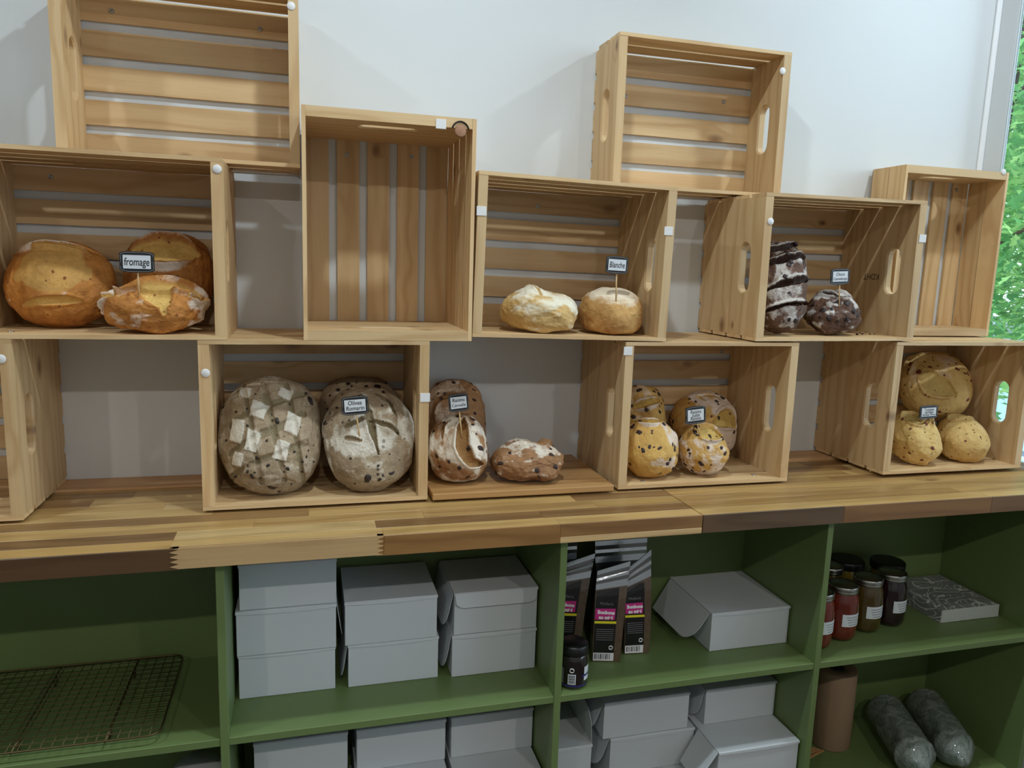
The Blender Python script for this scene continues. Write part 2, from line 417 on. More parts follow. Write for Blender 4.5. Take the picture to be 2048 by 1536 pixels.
def crate(key, x0, z0, depth, label, roll=0.0, vertical=False, slat_w=None):
    """empty at the middle of the rear bottom edge; x along wall, -y towards the room"""
    w, h = (CH, CW) if vertical else (CW, CH)
    root = empty('wooden_crate', (x0+w/2, -0.0012, z0), (0, roll, 0))
    tag(root, label, 'crate')
    deep = depth > 0.2
    # inner frame: holder matrix from lying crate (length along x) to this one
    def put(name, me, L, R, mat=M['pine']):
        mt = Matrix.Translation(L) @ R
        if vertical: mt = Matrix.Translation((0, 0, CW/2)) @ Matrix.Rotation(PI/2, 4, 'Y') @ Matrix.Translation((0, 0, -CH/2)) @ mt
        o = bpy.data.objects.new(name, me); COL.objects.link(o)
        if not me.materials: me.materials.append(mat)
        o.parent = root; o.matrix_local = mt
        return o
    I = Matrix.Identity(4)
    k = 4 if deep else 2
    sw = SIDE_W if deep else SH_W
    gap = (depth - TS - k*sw)/k if not deep else (depth - TS - k*sw)/(k-1) * 0.92
    rr = random.Random(hash(key) % 1000 if False else sum(map(ord, key))*7)
    for i in range(k):
        y = -depth + sw/2 + i*(sw+gap)
        put('slat', SLATS[i % 3], (0, y, 0), I)
        put('slat', SLATS[(i+1) % 3], (0, y, CH-TS), I)
    bw = BACK_W; bg_ = (CH - 5*bw - 0.004)/4
    RB = Matrix.Rotation(PI/2, 4, 'X')
    for i in range(5):
        z = CH/2 + (i-2)*0.0698
        put('slat', BSLATS[i % 3], (0, 0, z), RB)
    pk = round(depth, 4)
    if pk not in PANELS: PANELS[pk] = panel_mesh(CH-2*TS-0.0004, depth-TS-0.0004, min(0.072, (depth-TS)/2))
    # local x of the panel -> z, local y -> y, thickness z -> x
    RP = Matrix(((0, 0, 1, 0), (0, 1, 0, 0), (1, 0, 0, 0), (0, 0, 0, 1)))
    RP2 = Matrix(((0, 0, -1, 0), (0, 1, 0, 0), (1, 0, 0, 0), (0, 0, 0, 1)))
    ym = -depth + (depth-TS)/2
    put('end_panel', PANELS[pk], (-CW/2, ym, CH/2), RP)
    put('end_panel', PANELS[pk], (CW/2, ym, CH/2), Matrix.Rotation(PI, 4, 'Z') @ RP @ Matrix.Scale(-1, 4, (0, 1, 0)) if False else Matrix(((0, 0, -1, 0), (0, 1, 0, 0), (-1, 0, 0, 0), (0, 0, 0, 1))))
    CR[key] = dict(root=root, x0=x0, x1=x0+w, z0=z0, z1=z0+h, d=depth)
    return root
def attach(root, name, me, mat, loc, rot=(0, 0, 0)):
    """place a fitting at a world position and parent it to its crate"""
    o = bpy.data.objects.new(name, me); COL.objects.link(o)
    if not me.materials: me.materials.append(mat)
    o.parent = root
    wm = Matrix.Translation(loc) @ Matrix.Rotation(rot[2], 4, 'Z') @ Matrix.Rotation(rot[1], 4, 'Y') @ Matrix.Rotation(rot[0], 4, 'X')
    pm = Matrix.Translation(root.location) @ Matrix.Rotation(root.rotation_euler[1], 4, 'Y')
    o.matrix_local = pm.inverted() @ wm
    return o
D1 = 0.2793
Z1 = 0.0060; Z2 = Z1+CH+0.0006; Z3 = Z2+CH+0.0012
crate('A', 0.2189, Z3+0.0035, 0.152, 'shallow empty pine crate standing on top of the crate of cheese loaves')
crate('B', 0.0758, Z2, D1, 'deep pine crate holding three cheese loaves and the fromage sign')
crate('D', 0.6794, Z2, D1, 'empty deep pine crate standing upright on its end', vertical=True)
crate('F', 1.0284, Z2+0.0050, 0.2775, 'deep pine crate holding two pale loaves and the Blanche sign', roll=0.0175)
crate('E', 1.3873, Z3+0.0065, 0.147, 'shallow empty pine crate with hand slots on top of two bread crates')
crate('G', 1.7209, Z2+0.0045, D1, 'deep pine crate holding two dark chocolate cranberry loaves', roll=-0.008)
crate('H', 2.2319, Z2+0.006, 0.132, 'shallow empty pine crate standing on its end beside the window', vertical=True)
crate('I', 0.4794, Z1, D1, 'deep pine crate holding three large olive loaves')
crate('J', 1.3861, Z1, D1, 'deep pine crate holding four raisin loaves')
crate('K', 2.1310, Z1+0.003, D1, 'deep pine crate holding three tomato loaves beside the window')
crate('L', -0.2972, Z1, D1, 'deep pine crate standing below the cheese loaf crate at the worktop end')

def front_mark(key, u, v, kind):
    c = CR[key]; p_ = pixY(u, v, -c['d']-0.0012)
    attach(c['root'], 'felt_dot' if kind == 'dot' else 'tape_tab', dot_me if kind == 'dot' else tab_me, M['white'], p_, (PI/2, 0, 0))
for key, u, v, kd in [('A', 582, 12, 'dot'), ('B', 434, 338, 'dot'), ('D', 882, 248, 'tab'), ('F', 963, 422, 'tab'), ('F', 1337, 462, 'tab'), ('E', 1565, 142, 'dot'),
                      ('G', 1541, 443, 'dot'), ('G', 1845, 477, 'tab'), ('H', 2007, 344, 'dot'), ('I', 411, 746, 'dot'), ('I', 850, 795, 'tab'), ('J', 1256, 702, 'tab'), ('L', 2, 718, 'dot')]:
    front_mark(key, u, v, kd)
for key, u, v in [('A', 223, 22), ('A', 520, 58), ('B', 101, 353), ('D', 694, 310), ('D', 823, 313), ('E', 1251, 192), ('E', 1447, 204), ('J', 1443, 703), ('H', 1913, 380), ('F', 1075, 412)]:
    attach(CR[key]['root'], 'screw', washer, M['metal'], pixY(u, v, -0.0012-TS-0.0001), (PI/2, 0, 0))
for key, u, v in [('J', 1285, 962), ('J', 1507, 950), ('B', 22, 664)]:
    attach(CR[key]['root'], 'screw', washer, M['metal'], pixZ(u, v, CR[key]['z0']+TS+0.0001))

# ------------------------------------------------------------------ green shelf unit
SY, SB = -0.44, -0.112
VX = [(-0.160, -0.1445), (0.517, 0.5325), (1.1925, 1.208), (1.849, 1.8645), (2.535, 2.5505)]
ZS, ST, ZS2 = -0.400, 0.0155, -0.805
su = empty('shelf_unit', (1.1, -0.28, ZF)); tag(su, 'green painted open shelf unit under the acacia worktop', 'shelf unit')
def su_part(name, b, bev=0.0008):
    x0, x1, y0, y1, z0, z1 = b; L = Vector((1.1, -0.28, ZF))
    return ob(name, box_me(x0-L.x, x1-L.x, y0-L.y, y1-L.y, z0-L.z, z1-L.z, bev), M['green'], su)
for x0, x1 in VX: su_part('upright', (x0, x1, SY, SB, ZF, -CT-0.0005))
for i in range(4):
    a, b = VX[i][1], VX[i+1][0]
    su_part('shelf_board', (a, b, SY+0.0015, SB, ZS-ST, ZS)); su_part('shelf_board', (a, b, SY+0.0015, SB, ZS2-ST, ZS2))
    su_part('back_panel', (a-0.007, b+0.007, SB, SB+0.006, ZF, -CT-0.001), 0)
    su_part('toe_board', (a, b, SY+0.04, SY+0.055, ZF, ZS2-ST), 0)
# ------------------------------------------------------------------ cutting board
bd = ob('cutting_board', box_me(-0.2125, 0.2125, -0.145, 0.145, 0, 0.0145, 0.002, 2), M['bamboo'], None, (1.1585, -0.1465, 0.0058+0.0003), (math.radians(0.0), 0, 0))
tag(bd, 'flat wooden cutting board lying on the worktop under the cinnamon raisin loaves', 'cutting board')
BOARD_Z = 0.0058+0.0003+0.0145

# ------------------------------------------------------------------ bread
import numpy as np
_rng = np.random.RandomState(5); _H = _rng.rand(4096)
def vnoise(p, s, seed=0):
    q = p*s + seed*17.31; i = np.floor(q).astype(np.int64); f = q-i; f = f*f*(3-2*f)
    def h(a, b, c): return _H[((a*73856093) ^ (b*19349663) ^ (c*83492791)) & 4095]
    x, y, z = i[:, 0], i[:, 1], i[:, 2]; r = 0
    for dx in (0, 1):
        for dy in (0, 1):
            for dz in (0, 1):
                w = (f[:, 0] if dx else 1-f[:, 0])*(f[:, 1] if dy else 1-f[:, 1])*(f[:, 2] if dz else 1-f[:, 2])
                r = r + w*h(x+dx, y+dy, z+dz)
    return r*2-1
def fbm(p, s, seed=0, o=3):
    r = 0; a = 1.0; t = 0
    for k in range(o): r = r + a*vnoise(p, s*(2.03**k), seed+k*3); t += a; a *= 0.5
    return r/t
def sst(a, b, x):
    t = np.clip((x-a)/(b-a), 0, 1); return t*t*(3-2*t)
def seg_dist(x, y, pts):
    """signed distance and along-parameter to a polyline in the top projection"""
    best = np.full(x.shape, 1e9); sg = np.ones(x.shape); tt = np.zeros(x.shape); n = len(pts)-1
    for k in range(n):
        ax, ay = pts[k]; bx_, by_ = pts[k+1]; dx, dy = bx_-ax, by_-ay; L2 = dx*dx+dy*dy
        t = np.clip(((x-ax)*dx+(y-ay)*dy)/L2, 0, 1); ex, ey = x-ax-t*dx, y-ay-t*dy
        d = np.sqrt(ex*ex+ey*ey); m_ = d < best
        best = np.where(m_, d, best); sg = np.where(m_, np.sign(dx*ey-dy*ex), sg); tt = np.where(m_, (k+t)/n, tt)
    return best, sg, tt
_ICO = {}
def ico(n):
    if n not in _ICO:
        bm = bmesh.new(); bmesh.ops.create_icosphere(bm, subdivisions=n, radius=1.0)
        v = np.array([q.co[:] for q in bm.verts]); f = [[q.index for q in fc.verts] for fc in bm.faces]; bm.free(); _ICO[n] = (v, f)
    return _ICO[n]

def bread_mat(name, crust, dark, crumb, flour, flour_amt=1.0, speck=0.5, bump=0.5, rough=0.62, crumb_dark=None, fleck=None):
    m, n, l, p = newmat(name)
    at = N(n, 'ShaderNodeAttribute', attribute_name='bread'); sp = N(n, 'ShaderNodeSeparateColor'); l.new(at.outputs['Color'], sp.inputs[0])
    tc = N(n, 'ShaderNodeTexCoord')
    n1 = N(n, 'ShaderNodeTexNoise', i_Scale=62.0, i_Detail=6.0, i_Roughness=0.7); l.new(tc.outputs['Object'], n1.inputs['Vector'])
    n2 = N(n, 'ShaderNodeTexNoise', i_Scale=240.0, i_Detail=4.0, i_Roughness=0.6); l.new(tc.outputs['Object'], n2.inputs['Vector'])
    n3 = N(n, 'ShaderNodeTexVoronoi', i_Scale=170.0); l.new(tc.outputs['Object'], n3.inputs['Vector'])
    b = math_(n, l, 'ADD', sp.outputs[2], math_(n, l, 'MULTIPLY_ADD', n1.outputs['Fac'], 1.5, -0.75), clamp=True)
    c = mixc(n, l, b, rgb(crust), rgb(dark))
    # crumb with pores
    pore = math_(n, l, 'LESS_THAN', math_(n, l, 'ADD', n3.outputs['Distance'], math_(n, l, 'MULTIPLY', n1.outputs['Fac'], 0.5)), 0.42)
    cd_ = crumb_dark or tuple(int(v*0.62) for v in crumb)
    cc = mixc(n, l, math_(n, l, 'MULTIPLY', pore, 0.75), rgb(crumb), rgb(cd_))
    cc = mixc(n, l, math_(n, l, 'MULTIPLY_ADD', n1.outputs['Fac'], 1.4, -0.45, clamp=True), cc, rgb(tuple(int(v*0.8) for v in crumb)))
    c = mixc(n, l, sp.outputs[1], c, cc)
    if fleck:   # small dark inclusions showing through the crust
        vf = N(n, 'ShaderNodeTexVoronoi', i_Scale=fleck[1]); vf.inputs['Randomness'].default_value = 1.0
        wv = N(n, 'ShaderNodeVectorMath', operation='MULTIPLY_ADD'); l.new(n1.outputs['Color'], wv.inputs[0]); wv.inputs[1].default_value = (0.012, 0.012, 0.012); l.new(tc.outputs['Object'], wv.inputs[2])
        l.new(wv.outputs[0], vf.inputs['Vector']); sf = N(n, 'ShaderNodeSeparateColor'); l.new(vf.outputs['Color'], sf.inputs[0])
        fk = math_(n, l, 'MULTIPLY', math_(n, l, 'GREATER_THAN', sf.outputs[0], 1-fleck[2]), math_(n, l, 'MULTIPLY', math_(n, l, 'SUBTRACT', math_(n, l, 'MULTIPLY_ADD', sf.outputs[1], 0.22, 0.14), vf.outputs['Distance']), 12.0, clamp=True), clamp=True)
        c = mixc(n, l, math_(n, l, 'MULTIPLY', fk, 0.9), c, rgb(fleck[0]))
    # flour, broken up by fine noise
    fz = math_(n, l, 'ADD', math_(n, l, 'MULTIPLY', n2.outputs['Fac'], speck*1.15), math_(n, l, 'MULTIPLY', n1.outputs['Fac'], speck*0.85))
    fm = math_(n, l, 'SUBTRACT', math_(n, l, 'MULTIPLY', sp.outputs[0], 1.0+speck*1.0), fz, clamp=True)
    fm = math_(n, l, 'MULTIPLY', math_(n, l, 'MULTIPLY', fm, 1.35, clamp=True), flour_amt, clamp=True)
    c = mixc(n, l, fm, c, rgb(flour))
    if fleck: c = mixc(n, l, math_(n, l, 'MULTIPLY', fk, 0.6), c, rgb(fleck[0]))
    l.new(c, p.inputs['Base Color'])
    rr = N(n, 'ShaderNodeMapRange'); l.new(fm, rr.inputs[0]); rr.inputs[3].default_value = rough; rr.inputs[4].default_value = 0.95
    l.new(rr.outputs[0], p.inputs['Roughness']); p.inputs['Specular IOR Level'].default_value = 0.3
    hb = math_(n, l, 'MULTIPLY_ADD', n1.outputs['Fac'], 0.8, math_(n, l, 'MULTIPLY', n2.outputs['Fac'], 0.6))
    hb = math_(n, l, 'SUBTRACT', hb, math_(n, l, 'MULTIPLY', math_(n, l, 'MULTIPLY', pore, sp.outputs[1]), 0.5))
    bp = N(n, 'ShaderNodeBump', i_Strength=bump, i_Distance=0.0035); l.new(hb, bp.inputs['Height']); l.new(bp.outputs[0], p.inputs['Normal'])
    return m
BM = {
 'cheese': bread_mat('cheese_crust', (208, 142, 68), (132, 74, 32), (228, 188, 108), (226, 210, 192), speck=0.8, crumb_dark=(170, 104, 44), fleck=((130, 72, 30), 95, 0.12), bump=0.6),
 'blanche': bread_mat('pale_crust', (206, 172, 112), (172, 128, 70), (214, 190, 138), (226, 218, 196), speck=0.75),
 'golden': bread_mat('golden_crust', (206, 166, 100), (160, 104, 54), (210, 180, 120), (230, 214, 188), speck=0.75),
 'choco': bread_mat('chocolate_crust', (112, 80, 62), (56, 38, 30), (70, 48, 38), (206, 200, 194), speck=0.95, bump=1.0, rough=0.5, fleck=((34, 20, 16), 70, 0.3)),
 'olive': bread_mat('olive_crust', (170, 150, 122), (104, 84, 62), (140, 125, 94), (216, 208, 192), speck=0.85, bump=1.0, fleck=((52, 42, 32), 85, 0.34)),
 'cinnamon': bread_mat('cinnamon_crust', (164, 122, 82), (108, 72, 48), (162, 120, 70), (220, 208, 190), speck=0.9, bump=0.8, fleck=((60, 36, 24), 60, 0.16)),
 'raisin': bread_mat('raisin_crust', (204, 164, 90), (164, 110, 56), (206, 172, 96), (218, 200, 184), speck=0.85, fleck=((70, 40, 24), 60, 0.2)),
 'tomato': bread_mat('tomato_crust', (214, 182, 116), (178, 130, 68), (200, 174, 106), (220, 200, 172), speck=0.75, bump=0.4, fleck=((110, 84, 40), 95, 0.28)),
}
M['raisin'] = plain('raisin_skin', (48, 26, 20), 0.45, bump=0.4, bscale=400)
M['olive_bit'] = plain('olive_skin', (38, 28, 24), 0.35, bump=0.3, bscale=300)
M['tomato_bit'] = plain('dried_tomato', (112, 48, 28), 0.45, bump=0.3, bscale=300)
M['choc_bit'] = plain('chocolate_chunk', (40, 22, 20), 0.35, bump=0.3, bscale=300)
def bit_mesh(seed):
    v, f = ico(3); q = v*(1+0.28*fbm(v, 1.8, seed)[:, None]); q = q*np.array([1.0, 0.68, 0.5])
    return pydata('bit', [tuple(a) for a in q], f, True)
BITS = {k: [] for k in ('raisin', 'olive_bit', 'tomato_bit', 'choc_bit')}
for k in BITS:
    for s_ in range(3): BITS[k].append(bit_mesh(s_+1))
    for me in BITS[k]: me.materials.append(M[k])

LO = {}
def loaf(key, label, mat, target, floor, tilt, spin=0.0, yaw=0.0, dims=(0.12, 0.1, 0.09), y=None, ymax=None, ymin=-0.2745, cuts=(), flour=None, res=6,
         amp=0.006, seed=1, bits=None, nbits=0, bsize=0.006, brown=0.35, group=None, fit_v=True, stamps=(), lift=0.0, bigbits=(), taper=0.0, name='bread_loaf'):
    """target: pixel box (u0, v0, u1, v1) of the loaf's outline. The loaf rests on `floor`; its distance follows from that contact (or y is given)."""
    n_, F = ico(res); a, b, h = dims
    nx, ny, nz = n_[:, 0], n_[:, 1], n_[:, 2]
    P = np.zeros_like(n_)
    def build(a, b, h):
        sq = 0.86
        P[:, 0] = a*np.sign(nx)*np.abs(nx)**sq*(1+taper*ny); P[:, 1] = b*np.sign(ny)*np.abs(ny)**sq
        P[:, 2] = np.where(nz > 0, h*0.66*np.abs(nz)**0.9, -h*0.34*np.tanh(2.2*np.abs(nz))/np.tanh(2.2))
        Q = P + n_*(amp*(1.6*fbm(n_, 1.3, seed, 2) + 0.55*fbm(n_, 4.5, seed+9, 3)))[:, None]
        fl = np.zeros(len(n_)); cr = np.zeros(len(n_)); br = np.full(len(n_), brown) - 0.25*np.clip(nz, 0, 1)
        br = br + 0.3*fbm(n_, 1.7, seed+21)
        if flour: fl = np.clip(flour(nx, ny, nz, n_), 0, 1)
        u_, v_ = nx, ny
        top = nz > -0.05
        wob = 0.05*fbm(n_, 5.0, seed+33)
        for c in cuts:
            d, sg, t = seg_dist(u_, v_, c['p']); d = d + wob*c.get('wob', 0.6)
            prof = np.sin(PI*np.clip(t, 0.02, 0.98))**0.5 if c.get('lens', True) else 1.0
            w = c.get('w', 0.1)*prof
            inside = (1-sst(w*0.75, w*1.02, d))*top
            dep = c.get('d', 0.012)
            Q = Q - (np.stack([nx*0.25, ny*0.25, np.ones_like(nz)], 1))*(inside*dep*(1 - 0.4*np.clip(d/np.maximum(w, 1e-4), 0, 1)))[:, None]
            cr = np.maximum(cr, inside*c.get('c', 1.0)); fl = fl*(1-inside*c.get('nf', 1.0)); br = br + inside*c.get('b', 0.0)
            e = c.get('ear', 0.006)
            if e:
                side = c.get('side', 0)
                bump_ = np.exp(-((d-w*1.15)/(0.045))**2)*top*(1.0 if side == 0 else (sg*side > 0))*prof
                Q = Q + n_*(bump_*e)[:, None]; fb_ = np.exp(-((d-w*1.3)/(0.085))**2)*top*(1.0 if side == 0 else (sg*side > 0))*prof; fl = np.maximum(fl, fb_*min(1.0, c.get('ef', 0.75)*1.15)*(d > w*0.9))
        for (cx, cy, hx, hy, rt_, amt) in stamps:   # flour stencilled patches
            ca, sa = math.cos(rt_), math.sin(rt_); dx, dy = u_-cx, v_-cy; X_ = dx*ca+dy*sa; Y_ = -dx*sa+dy*ca
            m_ = (1-sst(hx-0.018, hx+0.018, np.abs(X_)+wob*0.5))*(1-sst(hy-0.018, hy+0.018, np.abs(Y_)-wob*0.5))*top
            Q = Q + n_*(m_*0.0035)[:, None]
            fl = np.maximum(fl, m_*amt); cr = cr*(1-m_)
        return Q, fl, cr, np.clip(br, 0, 1)
    R = Matrix.Rotation(yaw, 3, 'Z') @ Matrix.Rotation(tilt, 3, 'X') @ Matrix.Rotation(spin, 3, 'Z')
    Rn = np.array(R); RTn, UPn, FWn, CCn = (np.array(q) for q in (RT, UP, FW, CC))
    u0, v0, u1, v1 = target; yy = y if y is not None else -0.15; loc = np.array([pixY((u0+u1)/2, (v0+v1)/2, yy).x, yy, floor])
    for it in range(7):
        Q, fl, cr, br = build(a, b, h); Wd = Q @ Rn.T
        loc[2] = floor + lift - Wd[:, 2].min()
        V = Wd + loc - CCn; z = V @ FWn; pu = 1024+CF*(V @ RTn)/z; pv = 768-CF*(V @ UPn)/z
        s = (u1-u0)/(pu.max()-pu.min()); loc[0] += ((u0+u1)/2-(pu.max()+pu.min())/2)*z.mean()/CF
        if fit_v:
            sv = (v1-v0)/(pv.max()-pv.min())
            st_ = abs(math.sin(tilt)); k_ = abs(math.cos(spin))
            a *= s**k_ * sv**((1-k_)*st_); b *= (sv**st_ * s**0)**k_ * s**(1-k_); h *= sv**(1-st_) * (s**0.3)
        else: a *= s; b *= s; h *= s
        if y is None:
            loc[1] -= (v1 - pv.max())*0.0021
        if y is None: loc[1] = max(loc[1], ymin-Wd[:, 1].min())
        if ymax is not None: loc[1] = min(loc[1], ymax-Wd[:, 1].max())
    Q, fl, cr, br = build(a, b, h); Wd = Q @ Rn.T; loc[2] = floor + lift - Wd[:, 2].min() + 0.0010
    me = pydata(key, [tuple(q) for q in Q], F, True)
    ca_ = me.color_attributes.new('bread', 'FLOAT_COLOR', 'POINT')
    arr = np.ones((len(Q), 4), dtype=np.float32); arr[:, 0] = fl; arr[:, 1] = cr; arr[:, 2] = br
    ca_.data.foreach_set('color', arr.ravel())
    root = empty(name, (loc[0], loc[1], loc[2] + Wd[:, 2].min())); tag(root, label, 'bread', group)
    o = bpy.data.objects.new('crust', me); COL.objects.link(o); me.materials.append(BM[mat]); o.parent = root
    OM = Matrix.Translation((0, 0, -Wd[:, 2].min())) @ R.to_4x4(); o.matrix_local = OM
    rr = random.Random(seed*13+1); rgn = np.random.RandomState(seed+50)
    vis = np.where((nz > -0.35))[0]
    pts = [(int(i), bsize*rr.uniform(0.6, 1.35)) for i in rgn.choice(vis, nbits, replace=False)] if nbits else []
    for (bu, bv, bs) in bigbits:
        k = int(np.argmin((nx-bu)**2+(ny-bv)**2+np.where(nz > 0, 0, 9))); pts.append((k, bs))
    zmin = Wd[:, 2].min()
    for i, (k, sz) in enumerate(pts):
        if Wd[k, 2] - zmin < sz*1.2 or Wd[k, 1] > Wd[:, 1].max()-sz*1.5: continue
        me2 = BITS[bits][i % 3]; nn = Vector(n_[k]).normalized(); q = nn.to_track_quat('Z', 'Y').to_matrix().to_4x4()
        r_ = bpy.data.objects.new({'raisin': 'raisin', 'olive_bit': 'olive_piece', 'tomato_bit': 'tomato_piece', 'choc_bit': 'chocolate_piece'}[bits], me2); COL.objects.link(r_); r_.parent = root
        r_.matrix_local = OM @ Matrix.Translation(Vector(Q[k]) - nn*sz*0.28) @ q @ Matrix.Rotation(rr.uniform(0, 6), 4, 'Z') @ Matrix.Diagonal((sz, sz*rr.uniform(0.8, 1.2), sz*0.9, 1))
    LO[key] = dict(root=root, crust=o, loc=Vector(loc), Q=Q, F=F, R=R, Wd=Wd)
    return root
def rad(d): return math.radians(d)
def patchy(th=0.0, s=1.6, k=2.2, base=0.2, seed=3, topb=0.5):
    return lambda x, y, z, n: base + k*0.5*np.clip(fbm(n, s, seed)-th, -0.4, 1) + topb*(z-0.5)
def ring(cx, cy, rx, ry, a0, a1, n=10):
    return [(cx+rx*math.cos(rad(a0+(a1-a0)*i/n)), cy+ry*math.sin(rad(a0+(a1-a0)*i/n))) for i in range(n+1)]
ZB = Z2+TS; ZI = Z1+TS
YB_ = -0.0105
# cheese loaves
loaf('b1', 'large oval cheese loaf with two long floury score ridges', 'cheese', (6, 476, 233, 653), ZB, rad(58), dims=(0.132, 0.115, 0.11), y=-0.120, ymax=YB_, res=7, seed=2,
     cuts=[dict(p=[(-0.85, 0.52), (-0.4, 0.62), (0.1, 0.58), (0.6, 0.42)], w=0.07, d=0.004, ear=0.012, c=0.5, ef=0.9), dict(p=[(-0.5, -0.1), (0.0, 0.05), (0.55, -0.02)], w=0.62, d=0.0, ear=0, c=0.55, b=0.1),
           dict(p=[(-0.45, -0.72), (0.0, -0.66), (0.5, -0.62)], w=0.1, d=0.006, ear=0.004, c=0.8, ef=0.3)],
     flour=lambda x, y, z, n: 0.85*sst(0.0, 0.5, fbm(n, 3.1, 4))*np.exp(-((y+0.48)/0.14)**2) + 0.5*sst(-0.5, -0.95, x)*sst(-0.2, 0.6, y), brown=0.5)
loaf('b2', 'round cheese loaf leaning at the back with an eye shaped split', 'cheese', (246, 463, 429, 655), ZB, rad(66), dims=(0.1, 0.105, 0.08), y=-0.066, ymax=YB_, seed=4, res=7,
     cuts=[dict(p=[(-0.75, 0.32), (-0.1, 0.40), (0.62, 0.30)], w=0.30, d=0.010, ear=0.012, c=0.85, ef=1.0)], flour=lambda x, y, z, n: 0.35*sst(0.1, 0.6, fbm(n, 2.5, 7)), brown=0.75)
loaf('b3', 'flat cheese loaf with burst flaps lying in front carrying the sign', 'cheese', (194, 557, 421, 675), ZB, rad(14), dims=(0.125, 0.072, 0.115), res=7, ymin=-0.283, seed=6, amp=0.007,
     cuts=[dict(p=[(-0.45, 0.15), (0.0, 0.12), (0.5, 0.12)], w=0.40, d=0.020, ear=0.012, c=1.0, ef=0.5, lens=False), dict(p=[(-0.9, 0.05), (-0.62, -0.45)], w=0.15, d=0.014, ear=0.012, c=0.9, ef=0.95), dict(p=[(0.62, -0.35), (0.88, 0.05)], w=0.15, d=0.014, ear=0.010, c=0.9, ef=0.95),
           dict(p=[(0.0, -0.1), (0.2, -0.9)], w=0.26, d=0.008, ear=0.004, c=0.95, ef=0.4)],
     flour=lambda x, y, z, n: 0.72*sst(-0.3, 0.6, fbm(n, 3.0, 8)+0.25*x) + 0.35*sst(0.5, 0.9, np.abs(x)), brown=0.45)
# white loaves
ZFl = Z2+0.0082+TS
loaf('f1', 'pale floury white loaf with a rumpled top', 'blanche', (1000, 573, 1156, 671), ZFl-0.0015, rad(8), dims=(0.1, 0.085, 0.1), seed=11, res=7, amp=0.009,
     flour=lambda x, y, z, n: 0.95*sst(-0.7, 0.5, fbm(n, 3.0, 3) + 0.55*z + 0.35*x - 0.2), brown=0.25, cuts=[dict(p=[(-0.15, 0.5), (-0.05, -0.5)], w=0.05, d=0.006, ear=0.004, c=0.2, ef=0.4)])
loaf('f2', 'round golden white loaf dusted on top under the Blanche sign', 'golden', (1156, 577, 1286, 672), ZFl-0.0040, rad(6), dims=(0.083, 0.078, 0.1), seed=13, res=7, amp=0.005,
     flour=lambda x, y, z, n: 0.85*sst(0.25, 0.85, z + 0.25*fbm(n, 3, 5)) + 0.3*sst(0, 0.6, fbm(n, 6, 2))*0.6, brown=0.6)
# chocolate cranberry loaves
ZG = Z2+0.0050+TS
loaf('g1', 'tall dark chocolate loaf standing on end against the crate side', 'choco', (1500, 487, 1618, 673), ZG+0.0012, rad(68), dims=(0.075, 0.13, 0.09), ymax=YB_, seed=17, res=7, amp=0.008,
     cuts=[dict(p=[(-0.9, 0.35+o_), (0.0, 0.52+o_), (0.9, 0.62+o_)], w=0.055, d=0.012, ear=0.011, side=1, c=1.0, ef=0.85) for o_ in (-1.0, -0.58, -0.12, 0.2)],
     flour=lambda x, y, z, n: 0.85*sst(-0.45, 0.6, fbm(n, 3.3, 5)+0.25*z), brown=0.55, bits='choc_bit', nbits=26, bsize=0.01, yaw=rad(-16))
loaf('g2', 'squat dark chocolate cranberry loaf lying under its sign', 'choco', (1603, 580, 1721, 673), ZG-0.0005, rad(18), dims=(0.085, 0.075, 0.1), seed=19, res=7, amp=0.009,
     cuts=[dict(p=[(-0.5, 0.5), (-0.1, -0.2)], w=0.1, d=0.012, ear=0.009, c=1.0, ef=0.9), dict(p=[(0.2, 0.55), (0.55, -0.15)], w=0.12, d=0.014, ear=0.010, c=1.0, ef=0.9)],
     flour=lambda x, y, z, n: 0.9*sst(-0.25, 0.6, fbm(n, 3.4, 4)+0.4*z-0.1), brown=0.5, bits='choc_bit', nbits=26, bsize=0.01)
# olive loaves
dia = [(-0.02, 0.62, .15, .12), (0.24, 0.52, .13, .10), (-0.17, 0.24, .15, .14), (0.36, 0.04, .14, .14), (-0.27, -0.17, .13, .16), (0.17, -0.33, .13, .16), (0.60, -0.05, .13, .17), (-0.58, -0.02, .15, .16),
       (-0.25, -0.62, .2, .10), (0.32, -0.68, .18, .12), (-0.55, -0.42, .13, .12), (-0.4, 0.55, .12, .1), (0.68, 0.36, .12, .13), (0.02, -0.80, .14, .08)]
loaf('i1', 'large round olive loaf with many flour diamonds leaning in its crate', 'olive', (436, 762, 643, 1000), ZI, rad(63), dims=(0.122, 0.135, 0.115), ymax=YB_, seed=23, res=7, amp=0.005,
     cuts=[dict(p=[(-0.75, 0.05+o_), (0.6, 0.55+o_)], w=0.055, d=0.006, ear=0, c=0.9, lens=False) for o_ in (-0.75, -0.38, 0.0)] + [dict(p=[(-0.62+o_, 0.75), (-0.28+o_, -0.8)], w=0.05, d=0.005, ear=0, c=0.9, lens=False) for o_ in (0.16, 0.5, 0.86)],
     stamps=[(x_, y_, hx*0.92, hy*0.95, rad(-16), 0.95 if max(abs(x_), abs(y_)) < 0.6 else 0.45) for x_, y_, hx, hy in dia], flour=lambda x, y, z, n: 0.62*sst(-0.5, 0.6, fbm(n, 3.4, 3)+0.35*(np.hypot(x, y)-0.6)), brown=0.4, bits='olive_bit', nbits=16, bsize=0.006,
     bigbits=[(0.72, 0.42, 0.013), (-0.88, 0.40, 0.010), (0.02, -0.90, 0.012), (0.1, 0.08, 0.008)])
